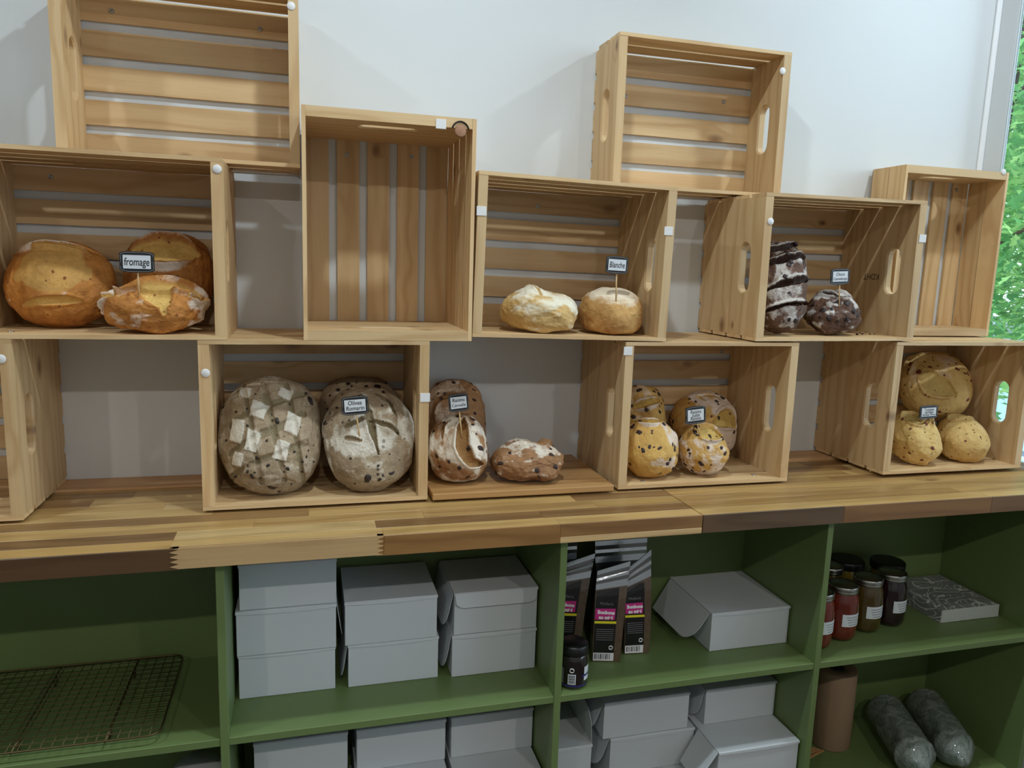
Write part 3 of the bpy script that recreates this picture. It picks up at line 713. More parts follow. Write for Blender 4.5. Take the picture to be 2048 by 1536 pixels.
loaf('i3', 'olive loaf leaning at the back behind the signed olive loaf', 'olive', (634, 752, 806, 945), ZI, rad(76), dims=(0.105, 0.125, 0.08), y=-0.062, ymax=YB_, seed=29, res=6, amp=0.006,
     flour=lambda x, y, z, n: 0.45*sst(-0.2, 0.5, fbm(n, 2.0, 8)), brown=0.4, bits='olive_bit', nbits=16, bsize=0.006, bigbits=[(0.35, 0.7, 0.012), (0.1, 0.75, 0.008), (-0.7, 0.25, 0.012)])
loaf('i2', 'oval olive loaf with a leaf shaped score standing in front with the sign', 'olive', (643, 788, 828, 998), ZI, rad(66), dims=(0.108, 0.122, 0.095), seed=31, res=7, amp=0.006,
     cuts=[dict(p=[(-0.12, 0.75), (0.0, 0.2), (0.14, -0.35)], w=0.06, d=0.009, ear=0.004, c=0.9, ef=0.5), dict(p=[(0.0, 0.18), (0.35, 0.1), (0.62, -0.02)], w=0.045, d=0.009, ear=0.004, c=0.9, ef=0.6), dict(p=[(-0.05, 0.22), (-0.5, 0.1)], w=0.045, d=0.006, ear=0.004, c=0.8, ef=0.6),
           dict(p=[(0.35, 0.62), (0.62, 0.25)], w=0.05, d=0.008, ear=0.003, c=0.9, ef=0.5), dict(p=[(0.1, 0.75), (0.5, 0.5)], w=0.05, d=0.008, ear=0.003, c=0.9, ef=0.5), dict(p=[(-0.5, -0.05), (-0.15, -0.1)], w=0.035, d=0.005, ear=0.003, c=0.6, ef=0.5)],
     flour=lambda x, y, z, n: 0.95*sst(-0.55, 0.45, fbm(n, 3.3, 5)-0.9*np.abs(y+0.05)+0.30), brown=0.4, bits='olive_bit', nbits=14, bsize=0.005, bigbits=[(-0.05, -0.82, 0.013), (0.42, -0.72, 0.009), (0.3, 0.82, 0.008)])
# cinnamon raisin loaves
loaf('c1', 'tall cinnamon raisin loaf leaning against the wall on the board', 'cinnamon', (842, 759, 972, 932), BOARD_Z, rad(78), dims=(0.075, 0.12, 0.075), y=-0.055, ymax=-0.003, seed=37, res=7, amp=0.007,
     cuts=[dict(p=ring(-0.2, 0.1, 0.5, 0.42, 30, 200), w=0.06, d=0.010, ear=0.006, c=0.6, ef=0.4)], flour=lambda x, y, z, n: 0.62*sst(-0.2, 0.4, fbm(n, 2.2, 3)-0.5*x), brown=0.4, bits='raisin', nbits=24, bsize=0.0068, bigbits=[(0.92, -0.05, 0.009), (0.5, 0.95, 0.009)])
loaf('c2', 'cinnamon raisin loaf with a horseshoe score standing under its sign', 'cinnamon', (856, 826, 978, 966), BOARD_Z, rad(60), dims=(0.072, 0.085, 0.08), ymin=-0.283, seed=41, res=7, amp=0.006,
     cuts=[dict(p=[(0.1, 0.75), (0.0, 0.3), (-0.05, -0.1), (0.15, -0.5), (0.6, -0.55)], w=0.17, d=0.014, ear=0.007, c=0.95, ef=0.9), dict(p=[(-0.62, 0.15), (-0.5, 0.55), (-0.28, 0.72)], w=0.06, d=0.009, ear=0.003, c=0.8, ef=0.3)],
     flour=lambda x, y, z, n: 0.95*sst(-0.6, 0.5, fbm(n, 3.0, 6)+0.25*z-0.5*np.maximum(-y-0.5, 0)), brown=0.35, bits='raisin', nbits=24, bsize=0.0068)
loaf('c3', 'squat cinnamon raisin loaf with a burst top lying on the board', 'cinnamon', (979, 877, 1128, 964), BOARD_Z, rad(8), dims=(0.09, 0.07, 0.09), ymin=-0.283, seed=43, res=7, amp=0.009,
     cuts=[dict(p=[(-0.55, 0.2), (-0.2, 0.25), (0.1, 0.1)], w=0.12, d=0.014, ear=0.010, c=0.7, ef=0.9), dict(p=[(0.3, 0.35), (0.7, 0.15)], w=0.14, d=0.010, ear=0.015, c=0.7, ef=0.3)],
     flour=lambda x, y, z, n: 0.9*sst(-0.35, 0.6, fbm(n, 3.2, 4)+0.5*z-0.25), brown=0.45, bits='raisin', nbits=24, bsize=0.0068)
# raisin loaves
loaf('j1', 'raisin loaf standing behind another against the crate side', 'raisin', (1236, 773, 1332, 930), ZI, rad(74), dims=(0.065, 0.1, 0.085), y=-0.068, ymax=YB_, seed=47, res=6, amp=0.007, yaw=rad(-10),
     cuts=[dict(p=[(-0.6, 0.35), (0.6, 0.5)], w=0.1, d=0.012, ear=0.009, c=0.8, ef=0.95)], flour=lambda x, y, z, n: 0.7*sst(0.0, 0.4, fbm(n, 2.4, 3)), brown=0.3, bits='raisin', nbits=42, bsize=0.0072)
loaf('j2', 'golden raisin loaf standing in front beside the crate side', 'raisin', (1241, 836, 1357, 957), ZI, rad(58), dims=(0.075, 0.08, 0.09), seed=53, res=7, amp=0.005, yaw=rad(-8),
     cuts=[dict(p=[(-0.5, 0.75), (-0.1, 0.62), (0.3, 0.7)], w=0.1, d=0.006, ear=0.008, c=0.7, ef=0.9)], flour=lambda x, y, z, n: 0.85*sst(-0.2, 0.6, fbm(n, 2.6, 9)+0.6*x-0.1), brown=0.35, bits='raisin', nbits=40, bsize=0.0072)
loaf('j3', 'floury round raisin loaf leaning on the back slats', 'raisin', (1340, 782, 1474, 919), ZI, rad(72), dims=(0.095, 0.1, 0.09), y=-0.068, ymax=YB_, seed=59, res=7, amp=0.006,
     cuts=[dict(p=[(-0.3, 0.88), (-0.1, 0.62)], w=0.05, d=0.008, ear=0, c=0.9), dict(p=[(0.2, 0.9), (0.34, 0.62)], w=0.045, d=0.008, ear=0, c=0.9), dict(p=[(0.0, 0.0), (0.4, 0.15), (0.7, -0.05)], w=0.24, d=0.010, ear=0.008, c=1.0, ef=0.9), dict(p=[(0.55, 0.85), (0.62, 0.62)], w=0.1, d=0.012, ear=0.004, c=0.9)],
     flour=lambda x, y, z, n: 1.0*sst(-0.8, 0.2, fbm(n, 2.2, 6)+0.45*x), brown=0.45, bits='raisin', nbits=30, bsize=0.0068)
loaf('j4', 'small pinkish raisin loaf with an open yellow score under its sign', 'raisin', (1354, 846, 1459, 951), ZI, rad(56), dims=(0.07, 0.07, 0.085), seed=61, res=7, amp=0.005,
     cuts=[dict(p=[(-0.5, 0.36), (0.0, 0.44), (0.55, 0.36)], w=0.34, d=0.010, ear=0.009, c=1.0, ef=0.95)], flour=lambda x, y, z, n: 0.85*sst(-0.5, 0.4, fbm(n, 3.0, 2)-0.3*y), brown=0.4, bits='raisin', nbits=24, bsize=0.0072, bigbits=[(0.05, 0.3, 0.009), (0.4, 0.15, 0.006)])
# tomato loaves
ZK = Z1+0.003+TS
loaf('k2', 'tomato herb loaf in front beside the crate side', 'tomato', (1768, 822, 1885, 932), ZK, rad(34), dims=(0.085, 0.08, 0.1), yaw=rad(-15), seed=67, res=7, amp=0.006,
     cuts=[dict(p=[(-0.6, 0.25), (-0.1, 0.3), (0.3, 0.25)], w=0.36, d=0.010, ear=0.008, c=0.8, ef=0.5), dict(p=[(0.35, -0.1), (0.5, 0.6)], w=0.09, d=0.006, ear=0.010, c=0.3, ef=0.8)], flour=lambda x, y, z, n: 0.3*sst(0.1, 0.5, fbm(n, 2.4, 2)), brown=0.3, bits='tomato_bit', nbits=20, bsize=0.006)
loaf('k3', 'glossy tomato herb loaf in front beside the slotted crate end', 'tomato', (1866, 828, 1981, 926), ZK, rad(30), dims=(0.085, 0.07, 0.1), yaw=rad(-15), seed=71, res=7, amp=0.004,
     cuts=[dict(p=[(-0.5, 0.45), (0.0, 0.62), (0.5, 0.6)], w=0.2, d=0.010, ear=0.008, c=0.8, ef=0.4)], flour=lambda x, y, z, n: 0.5*sst(0.15, 0.4, fbm(n, 2.0, 5)+0.3*x), brown=0.35, bits='tomato_bit', nbits=12, bsize=0.005)
loaf('k1', 'large round tomato loaf propped up behind the other two', 'tomato', (1797, 696, 1946, 830), ZK, rad(66), dims=(0.085, 0.09, 0.075), y=-0.066, ymax=YB_, yaw=rad(-22), seed=73, res=7, amp=0.004, lift=0.096,
     cuts=[dict(p=[(-0.5, 0.25), (-0.2, -0.1), (0.3, -0.3)], w=0.28, d=0.008, ear=0.006, c=0.7, ef=0.4), dict(p=[(-0.85, 0.2), (-0.65, 0.62), (-0.2, 0.85)], w=0.08, d=0.006, ear=0.010, c=0.5, ef=0.5)], flour=lambda x, y, z, n: 0.75*sst(-0.1, 0.3, fbm(n, 2.0, 5)+0.3*y-0.4*np.abs(x-0.1)), brown=0.35, bits='tomato_bit', nbits=26, bsize=0.007)

# bread crumbs on the chocolate crate floor
rc = random.Random(4); bmc = bmesh.new()
for k in range(26):
    q = pixZ(rc.uniform(1712, 1752), rc.uniform(664.5, 670), ZG+0.0005); s_ = rc.uniform(0.0008, 0.0026)
    r_ = bmesh.ops.create_icosphere(bmc, subdivisions=1, radius=s_)
    for v in r_['verts']: v.co = v.co*rc.uniform(0.7, 1.2) + q + Vector((0, 0, s_*0.6 - 0.0005 + (2.06-q.x)*0.0))
co = ob('bread_crumbs', mesh(bmc, 'crumbs'), M['choc_bit']); tag(co, 'scattered dark crumbs on the crate floor beside the chocolate loaf', 'crumbs', kind='stuff')

# ------------------------------------------------------------------ signs
from mathutils.bvhtree import BVHTree
M['signblack'] = plain('chalk_black', (22, 22, 24), 0.5)
M['signwhite'] = plain('sign_card', (214, 218, 222), 0.55)
M['ink'] = plain('marker_ink', (14, 14, 18), 0.5)
M['signgrey'] = plain('sign_line', (150, 152, 154), 0.5)
def plaque_outline(w, h, g=0.0):
    pts = []
    n = 48
    for i in range(n):
        a = 2*PI*i/n; c, s = math.cos(a), math.sin(a)
        x = (w/2+g)*math.copysign(abs(c)**0.28, c); z = (h/2+g)*math.copysign(abs(s)**0.28, s)
        x *= 1+0.035*math.cos(4*a+PI); z *= 1+0.06*math.cos(2*a+PI)*0 + (0.05*math.cos(4*a))
        pts.append((x, z))
    return pts
def sign(key, label, lines, cu, cv, wpx, hpx, bu, bv, rot, sizes, dz=None, dy=0.004):
    L = LO[key]; bvh = BVHTree.FromPolygons([tuple(q) for q in (L['Wd'])], L['F'])
    o = CC - L['loc']; hit = bvh.ray_cast(o, _ray(bu, bv).normalized())
    base = (hit[0] + L['loc']) if hit[0] is not None else pixY(bu, bv, L['loc'].y-0.05)
    y = base.y - dy; c = pixY(cu, cv, y); sc = pxscale(c); w, h = wpx/sc, hpx/sc
    root = empty('bread_sign', (c.x, y, c.z-h/2), (0, 0, 0)); tag(root, label, 'sign')
    R = Matrix.Rotation(rad(-rot), 4, 'Y'); R.translation = (0, 0, h/2)
    def put(name, me, mat, dy_, extra=Matrix.Identity(4)):
        q = bpy.data.objects.new(name, me); COL.objects.link(q); q.parent = root
        if not me.materials: me.materials.append(mat)
        q.matrix_local = R @ Matrix.Translation((0, dy_, 0)) @ extra; return q
    put('plaque', sheet_me(plaque_outline(w, h), 0.0022), M['signblack'], 0)
    rim = [(x_, 0, z_) for x_, z_ in plaque_outline(w*0.93, h*0.90)]
    put('border_line', tube_me(rim, 0.00035, 4, closed=True), M['signgrey'], -0.0011)
    put('card', box_me(-w*0.385, w*0.385, -0.0003, 0.0003, -h*0.335, h*0.335), M['signwhite'], -0.0014)
    T = Matrix.Rotation(PI/2, 4, 'X')
    nl = len(lines)
    for i, s_ in enumerate(lines):
        me = text_me(s_, 1.0, shear=0.12, bold=0.010, ext=0.0)
        xs = [v.co.x for v in me.vertices]; tw = max(xs)-min(xs); ys = [v.co.y for v in me.vertices]
        k = min(w*0.70*sizes[i]/tw, h*0.62/nl/0.8); mid = (max(xs)+min(xs))/2
        zz = h*0.30 - (i+0.5)*h*0.60/nl - 0.33*k*(1.5 if nl == 1 else 1.1)
        me.transform(Matrix.Translation((-mid*k, zz, 0)) @ Matrix.Diagonal((k, k*(1.55 if nl == 1 else 1.15), k, 1)))
        put('lettering', me, M['ink'], -0.0019, T)
    sb = base - Vector((c.x, y, c.z-h/2)); d_ = Vector((0, 0.003, 0.01)); into = (sb-Vector((0, 0, h*0.4))).normalized()
    st_ = ob('stick', tube_me([(0, 0.0022, h*0.5), tuple(sb + into*0.012)], 0.0016, 8), M['stick'], root)
    return root
sign('b3', 'black framed sign reading fromage stuck in the flat cheese loaf', ['fromage'], 274, 524, 66, 40, 278, 590, 0, [1.0])
sign('f2', 'black framed sign reading Blanche stuck in the golden white loaf', ['Blanche'], 1234, 530, 49, 33, 1232, 603, -2, [0.95])
sign('g2', 'black framed sign reading Choco Canneberge stuck in the dark loaf', ['Choco', 'Canneberge'], 1680, 553, 45, 30, 1679, 614, 3, [0.62, 1.0])
sign('i2', 'black framed sign reading Olives Romarin stuck in the olive loaf', ['Olives', 'Romarin'], 710, 811, 54, 36, 719, 872, 4, [0.72, 0.95])
sign('c2', 'black framed sign reading Raisins Cannelle stuck in the horseshoe loaf', ['Raisins', 'Cannelle'], 917, 805, 42, 35, 924, 876, 6, [0.85, 0.95])
sign('j4', 'black framed sign reading Raisins juste Raisins stuck in a raisin loaf', ['Raisins', 'juste', 'Raisins'], 1391, 830, 46, 34, 1401, 874, 5, [0.85, 0.65, 0.85])
sign('k2', 'black framed sign listing tomatoes and herbs stuck between the tomato loaves', ['Tomates', 'séchées', 'herbes Prov'], 1857, 824, 45, 26, 1860, 842, 2, [0.75, 0.7, 1.0])
# ------------------------------------------------------------------ stamp on the chocolate crate end
M['stamp'] = plain('stamp_ink', (92, 74, 52), 0.7)
gr = CR['G']; xg = gr['x1']-TP-0.0016
me = text_me('KDHT', 0.022, bold=0.0003, ext=0.0)
pc = pixX(1743, 548, xg)
so = attach(gr['root'], 'stamp', me, M['stamp'], (xg, pc.y, pc.z), (0, 0, 0))
Rm = Matrix(((0, 0, -1, 0), (-1, 0, 0, 0), (0, 1, 0, 0), (0, 0, 0, 1)))     # text x -> -y, text y -> z, faces -x
wm = Matrix.Translation((xg, pc.y, pc.z)) @ Rm @ Matrix.Rotation(PI, 4, 'Z')
so.matrix_local = (Matrix.Translation(gr['root'].location) @ Matrix.Rotation(gr['root'].rotation_euler[1], 4, 'Y')).inverted() @ wm
# dark knot ringed with bark on the upright crate
M['knot'] = plain('knot_wood', (160, 116, 88), 0.6, var=0.2, bscale=200); M['bark'] = plain('bark_ring', (34, 22, 16), 0.8)
dr = CR['D']; pk_ = pixY(921, 262, -dr['d']-0.0016)
attach(dr['root'], 'knot', lathe_me([(0.0, 0.0012), (0.0105, 0.0010), (0.0125, 0.0002)], 24, 'knot'), M['knot'], pk_, (PI/2, 0, 0))
attach(dr['root'], 'bark_ring', tube_me([(0.0175*math.cos(rad(a)), 0.0185*math.sin(rad(a)), 0.0008) for a in range(10, 175, 12)], 0.0016, 6), M['bark'], pk_, (PI/2, 0, 0))

# ------------------------------------------------------------------ bakery boxes
M['card'] = plain('white_board', (198, 204, 208), 0.55, spec=0.35)
def bakery_box(x0, yf, z0, w, d, h, label, rot=0.0, flap='left', lid='tuck', group='white bakery boxes', flap_open=28, flap_y=None):
    """empty at the base centre; front face at y = yf"""
    root = empty('bakery_box', (x0+w/2, yf+d/2, z0), (0, 0, rad(rot))); tag(root, label, 'box', group)
    t = 0.0011
    ob('body', box_me(-w/2+t, w/2-t, -d/2+t, d/2-t, 0, h-0.0022, 0.0006), M['card'], root)
    # lid with a slightly bowed front fold
    n = 10; v, f = [], []
    def bow(x): return 0.0032*(1-(2*x/w)**2)
    for i in range(n+1):
        x = -w/2 + w*i/n
        v += [(x, d/2, h-0.0008), (x, -d/2+0.001, h-0.0008), (x, -d/2-0.0006, h-0.0016-0.25*bow(x)), (x, -d/2-0.0009, h-0.006-bow(x))]
    for i in range(n):
        for k in range(3): f.append((i*4+k, i*4+k+1, i*4+k+5, i*4+k+4))
    lid_o = ob('lid', pydata('lid', v, f), M['card'], root)
    sm = lid_o.modifiers.new('thickness', 'SOLIDIFY'); sm.thickness = 0.0007; sm.offset = 1
    if lid == 'open':     # loose front flap hanging over the face with rounded corners
        fl = 0.032; o_ = []
        for x, z in [(-w/2+0.002, 0), (-w/2+0.004, -fl*0.55)] + [(-w/2+0.004+0.02*(1-math.cos(rad(a))), -fl*0.55-fl*0.45*math.sin(rad(a))) for a in range(15, 91, 15)] + [(w/2-0.004-0.02*(1-math.cos(rad(a))), -fl*0.55-fl*0.45*math.sin(rad(a))) for a in range(90, 14, -15)] + [(w/2-0.004, -fl*0.55), (w/2-0.002, 0)]:
            o_.append((x, z))
        ob('front_flap', sheet_me(o_, 0.0009), M['card'], root, (0, -d/2-0.002, h-0.0012), (rad(-8), 0, 0))
    for sd in ({'left': (-1,), 'right': (1,), 'both': (-1, 1), 'none': ()}[flap]):
        fl = h*0.92; L = d*0.94 if flap_y is None else flap_y[1]-flap_y[0]; ly = 0 if flap_y is None else (flap_y[0]+flap_y[1])/2 - yf - d/2; o_ = [(-L/2, 0), (-L/2, -fl*0.5)]
        o_ += [(-L/2+0.045*(1-math.cos(rad(a))), -fl*0.5-fl*0.5*math.sin(rad(a))) for a in range(15, 91, 15)]
        o_ += [(L/2-0.012, -fl), (L/2, 0)]
        me = sheet_me(o_, 0.0009)
        R3 = Matrix(((0, 1, 0, 0), (1, 0, 0, 0), (0, 0, 1, 0), (0, 0, 0, 1)))      # outline x -> y
        fo = bpy.data.objects.new('side_flap', me); COL.objects.link(fo); me.materials.append(M['card']); fo.parent = root
        fo.matrix_local = Matrix.Translation((sd*(w/2+0.0008), ly, h-0.0012)) @ Matrix.Rotation(rad(-sd*flap_open), 4, 'Y') @ R3
    return root
zs = ZS + 0.0006
YF = -0.3115
gap_fix = 8
bakery_box(0.5405, YF+0.003, zs, 0.198, 0.19, 0.0985, 'lowest white bakery box of the stack of three beside the cooling rack bay', flap='none')
bakery_box(0.5385, YF-0.004, zs+0.0992, 0.202, 0.19, 0.0985, 'middle white bakery box of the stack of three beside the cooling rack bay', flap='right', flap_open=8)
bakery_box(0.5455, YF+0.000, zs+0.1984, 0.196, 0.19, 0.0985, 'topmost white bakery box of the stack of three, touching the worktop', flap='none')
bakery_box(0.7640, YF+0.001, zs, 0.198, 0.19, 0.0990, 'lower white bakery box of the closed pair between two other stacks', flap='left', flap_open=8)
bakery_box(0.7570, YF-0.004, zs+0.0997, 0.200, 0.19, 0.0990, 'upper white bakery box of the closed pair between two other stacks', flap='none')
bakery_box(0.9900, YF-0.006, zs, 0.197, 0.19, 0.0985, 'lower white bakery box beside the upright, under the box with a loose flap', flap='left', flap_open=10)
bakery_box(0.9935, YF-0.004, zs+0.0992, 0.194, 0.19, 0.0985, 'white bakery box with a loose rounded front flap, topmost beside the upright', lid='open', flap='left', flap_open=12)
bakery_box(1.6260, -0.3365, zs, 0.2195, 0.222, 0.0985, 'single white bakery box with a big rounded side flap beside the candy pouches', flap='left', flap_open=36)
# lower shelf, bay of three stacks
zl = ZS2 + 0.0006
def stack(x, w, ys, n, lab, fl='none', fo=8):
    for k in range(n):
        bakery_box(x + 0.003*((k*7) % 3-1), ys[k], zl + k*0.1006, w, 0.19, 0.1, lab % ('bottom', 'middle', 'top')[k], flap=fl if k else 'none', flap_open=fo, group='white bakery boxes on the lower shelf')
stack(0.5640, 0.197, (-0.318, -0.314, -0.312), 3, '%s white bakery box of the lower shelf stack under the stack of three')
stack(0.7790, 0.200, (-0.335, -0.345, -0.312), 3, '%s white bakery box of the lower shelf stack under the closed pair')
stack(0.9905, 0.196, (-0.390, -0.395, -0.3115), 3, '%s white bakery box of the lower shelf stack under the loose flap box')
# lower shelf, next bay
def lb(x, yf, k, w, d, lab, **kw):
    bakery_box(x, yf, zl + k*0.0960, w, d, 0.0954, lab, group='white bakery boxes below the candy pouches', **kw)
lb(1.2160, -0.330, 0, 0.125, 0.21, 'bottom white bakery box squeezed against the upright below the dark jar', flap='none')
lb(1.2160, -0.322, 1, 0.122, 0.20, 'white bakery box with its lid half raised below the dark jar', flap='right', flap_open=184)
lb(1.3900, -0.330, 0, 0.228, 0.215, 'bottom white bakery box of the leaning stack below the pouches', flap='none')
lb(1.3880, -0.3150, 1, 0.228, 0.2, 'middle white bakery box of the leaning stack below the pouches', flap='left', flap_open=20)
lb(1.3680, -0.3120, 2, 0.2295, 0.198, 'topmost white bakery box of the leaning stack below the pouches', flap='left', flap_open=20)
lb(1.6230, -0.418, 0, 0.218, 0.3, 'bottom white bakery box under the one pushed to the shelf front', flap='none')
lb(1.6220, -0.420, 1, 0.222, 0.302, 'large white bakery box pushed to the shelf front with a flap sticking out', flap='left', flap_open=36, flap_y=(-0.418, -0.322))
lb(1.6420, -0.3120, 2, 0.203, 0.198, 'white bakery box set back on top of the large one', flap='left', flap_open=12)

# ------------------------------------------------------------------ cooling rack
M['wire'] = plain('dark_brass_wire', (96, 82, 54), 0.4, metal=0.85)
RX0, RX1, RY0, RY1, RZ = -0.085, 0.4095, -0.432, -0.128, 0.0215
rk = empty('cooling_rack', ((RX0+RX1)/2, (RY0+RY1)/2, ZS)); tag(rk, 'dark wire cooling rack lying on the green shelf', 'cooling rack')
hx, hy, rc_ = (RX1-RX0)/2, (RY1-RY0)/2, 0.022
fp = []
for cx, cy, a0 in ((hx-rc_, hy-rc_, 0), (-hx+rc_, hy-rc_, 90), (-hx+rc_, -hy+rc_, 180), (hx-rc_, -hy+rc_, 270)):
    fp += [(cx+rc_*math.cos(rad(a0+a)), cy+rc_*math.sin(rad(a0+a)), RZ) for a in range(0, 91, 15)]
ob('rim_wire', tube_me(fp, 0.0019, 8, closed=True), M['wire'], rk)
nlong, nshort = 15, 26
lw = tube_me([(-hx, 0, 0), (hx, 0, 0)], 0.00085, 6, 'wire'); sw_ = tube_me([(0, -hy, 0), (0, hy, 0)], 0.00085, 6, 'wire')
for i in range(nlong): ob('wire', lw, M['wire'], rk, (0, -hy+(i+1)*2*hy/(nlong+1), RZ+0.0008))
for i in range(nshort): ob('wire', sw_, M['wire'], rk, (-hx+(i+1)*2*hx/(nshort+1), 0, RZ-0.0008))
bar = tube_me([(0, -hy, 0), (0, hy, 0)], 0.0018, 6, 'support_bar')
ft = tube_me([(0, -0.008, RZ-0.002), (0, -0.006, 0.0025), (0, 0, 0.0014), (0, 0.006, 0.0025), (0, 0.008, RZ-0.002)], 0.0013, 6, 'foot')
for x in (-hx*0.62, 0.0, hx*0.62):
    ob('support_bar', bar, M['wire'], rk, (x, 0, RZ-0.002))
    for y in (-hy*0.72, hy*0.72): ob('foot', ft, M['wire'], rk, (x, y, 0))

# ------------------------------------------------------------------ candy pouches
M['pouch'] = plain('pouch_candy', (92, 74, 58), 0.18, coat=0.6, var=0.35, bscale=70, bump=0.6)
M['foil'] = plain('foil', (170, 176, 182), 0.2, metal=0.9, bump=0.25, bscale=60)
M['pblack'] = plain('pouch_black', (16, 15, 17), 0.3)
M['pink'] = plain('pouch_pink', (196, 36, 128), 0.4); M['yellow'] = plain('pouch_yellow', (226, 214, 40), 0.4)
M['ptext'] = plain('pouch_text', (232, 232, 234), 0.4); M['pgrey'] = plain('fine_print', (120, 120, 122), 0.5)
def pouch(x, y, rot, w, d, h, lean, label, fold=0.0, full=True, plain_back=False, s1=0.92):
    """gusseted bag: rectangular base, flat sealed top"""
    root = empty('candy_pouch', (x, y, ZS), (0, 0, rad(rot))); tag(root, label, 'pouch', 'honey candy pouches')
    def sec(t):
        k = 1-sst(0.15, 1.0, np.array([t]))[0]; dd = max(d*(0.25+0.75*k) if t < 0.75 else d*0.25*(1-t)/0.25*1.0, 0.0016)
        ww = w*(1.0+0.16*t); return ww/2, dd/2
    def at(t, sx, sy):
        a, b = sec(t); return Vector((sx*a + lean[0]*t*t*h, sy*b + lean[1]*t*t*h, h*t + 0.0008 + sx*fold*max(0, t-0.55)*h))
    T = [0, 0.03, 0.12, 0.25, 0.4, 0.55, 0.68, 0.78]
    v, f = [], []
    for t in T:
        for sx, sy in ((-1, -1), (1, -1), (1, 1), (-1, 1)): v.append(tuple(at(t, sx, sy)))
    for i in range(len(T)-1):
        for k in range(4): f.append((i*4+k, i*4+(k+1) % 4, i*4+4+(k+1) % 4, i*4+4+k))
    f.append((3, 2, 1, 0)); f.append(tuple(len(v)-4+k for k in range(4)))
    ob('bag', pydata('bag', v, f, False), M['pblack'] if plain_back else M['pouch'], root)
    v, f = [], []; T2 = [0.78, 0.84, 0.88, 0.91, 0.955, 1.0]
    for i, t in enumerate(T2):
        for sx, sy in ((-1, -1), (1, -1), (1, 1), (-1, 1)):
            q = at(t, sx, sy); q.y += 0.0022*(i % 2); v.append(tuple(q))
    for i in range(len(T2)-1):
        for k in range(4): f.append((i*4+k, i*4+(k+1) % 4, i*4+4+(k+1) % 4, i*4+4+k))
    f.append(tuple(len(v)-4+k for k in range(4)))
    ob('seal', pydata('seal', v, f, False), M['foil'], root)
    if full:
        def patch(name, t0, t1, s0, s1, mat, off, n=6, par=root):
            v, f = [], []
            for i in range(n+1):
                t = t0+(t1-t0)*i/n
                for s_ in (s0, s1):
                    q = at(t, s_, -1); q.y -= off; v.append(tuple(q))
            for i in range(n): f.append((i*2, i*2+1, i*2+3, i*2+2))
            return ob(name, pydata(name, v, f), mat, par)
        lab = patch('label', 0.10, 0.77, -0.95, s1, M['pblack'], 0.0006, 10)
        patch('barcode', 0.012, 0.10, -0.95, s1, M['ptext'], 0.0006)
        for k in range(9): patch('bar', 0.03, 0.09, -0.85+k*0.13, -0.85+k*0.13+(0.04 if k % 3 else 0.07), M['pblack'], 0.0010, 1)
        patch('pink_patch', 0.455, 0.57, -0.93, s1-0.12, M['pink'], 0.0010, 4)
        patch('yellow_band', 0.415, 0.44, -0.95, s1, M['yellow'], 0.0011, 2)
        for k in range(6): patch('fine_print', 0.24+k*0.022, 0.246+k*0.022, -0.8, s1-0.12, M['pgrey'], 0.0010, 1)
        def txt(s_, t, sx, size, mat=M['ptext'], bold=0.0006):
            me = text_me(s_, size, bold=bold, ext=0.0); q = at(t, sx, -1); q2 = at(t+0.05, sx, -1); dv = (q2-q).normalized()
            o_ = bpy.data.objects.new('lettering', me); COL.objects.link(o_); me.materials.append(mat); o_.parent = root
            X_ = Vector((1, 0, 0)); Z_ = X_.cross(dv).normalized()
            o_.matrix_local = Matrix(((X_.x, dv.x, Z_.x, q.x), (X_.y, dv.y, Z_.y, q.y-0.0016), (X_.z, dv.z, Z_.z, q.z), (0, 0, 0, 1)))
        txt('Bonbons', 0.515, (s1-0.95)/2, 0.0112); txt('au miel', 0.463, (s1-0.95)/2, 0.0112); txt('Miellerie', 0.61, (s1-0.95)/2, 0.0090, M['pgrey'], 0.0)
        em = ob('emblem', tube_me([(0.0042*math.cos(rad(a)), 0, 0.0042*math.sin(rad(a))) for a in range(0, 360, 20)], 0.0013, 6, closed=True), M['ptext'], root, tuple(at(0.16, s1-0.25, -1)+Vector((0, -0.0015, 0))))
    return root
pouch(1.3640, -0.3080, -14, 0.066, 0.040, 0.226, (0.05, 0.03), 'candy pouch with pink label and slanted foil top behind the dark jar', fold=0.13, s1=0.5)
pouch(1.4480, -0.2900, -6, 0.062, 0.036, 0.222, (-0.02, 0.04), 'candy pouch with pink label next to the single white box', fold=0.30, s1=0.5)
pouch(1.2830, -0.2480, -14, 0.072, 0.044, 0.226, (0.10, 0.02), 'candy pouch with a drooping dark seal next to the upright', fold=0.16, s1=0.5)
pouch(1.4420, -0.1950, 0, 0.122, 0.040, 0.246, (0.0, 0.0), 'tall candy pouch with a wide straight foil top at the back', full=False, plain_back=True)
pouch(1.2740, -0.1600, 0, 0.110, 0.040, 0.246, (0.0, 0.0), 'tall candy pouch in the rear corner next to the upright', full=False, plain_back=True)

# ------------------------------------------------------------------ jars
M['lid'] = plain('dark_lid', (30, 32, 30), 0.25, metal=0.4); M['band'] = plain('tin_band', (176, 176, 170), 0.28, metal=1.0)
M['label'] = plain('paper_label', (214, 222, 226), 0.6); M['blacklid'] = plain('black_lid', (14, 14, 15), 0.35)
def content(name, c): return plain(name, c, 0.12, coat=0.5, var=0.35, bscale=45)
CONT = {'red': content('red_jam', (104, 34, 18)), 'green': content('green_relish', (74, 58, 18)), 'purple': content('beet', (34, 10, 18)), 'olive': content('olive_brine', (108, 94, 36)), 'dark': content('dark_honey', (26, 16, 18))}
GLASSP = [(0.0, 0.0005), (0.026, 0.0005), (0.033, 0.004), (0.0365, 0.012), (0.0375, 0.03), (0.0375, 0.078), (0.0365, 0.090), (0.033, 0.100), (0.0305, 0.106), (0.0305, 0.112)]
jar_me = {}
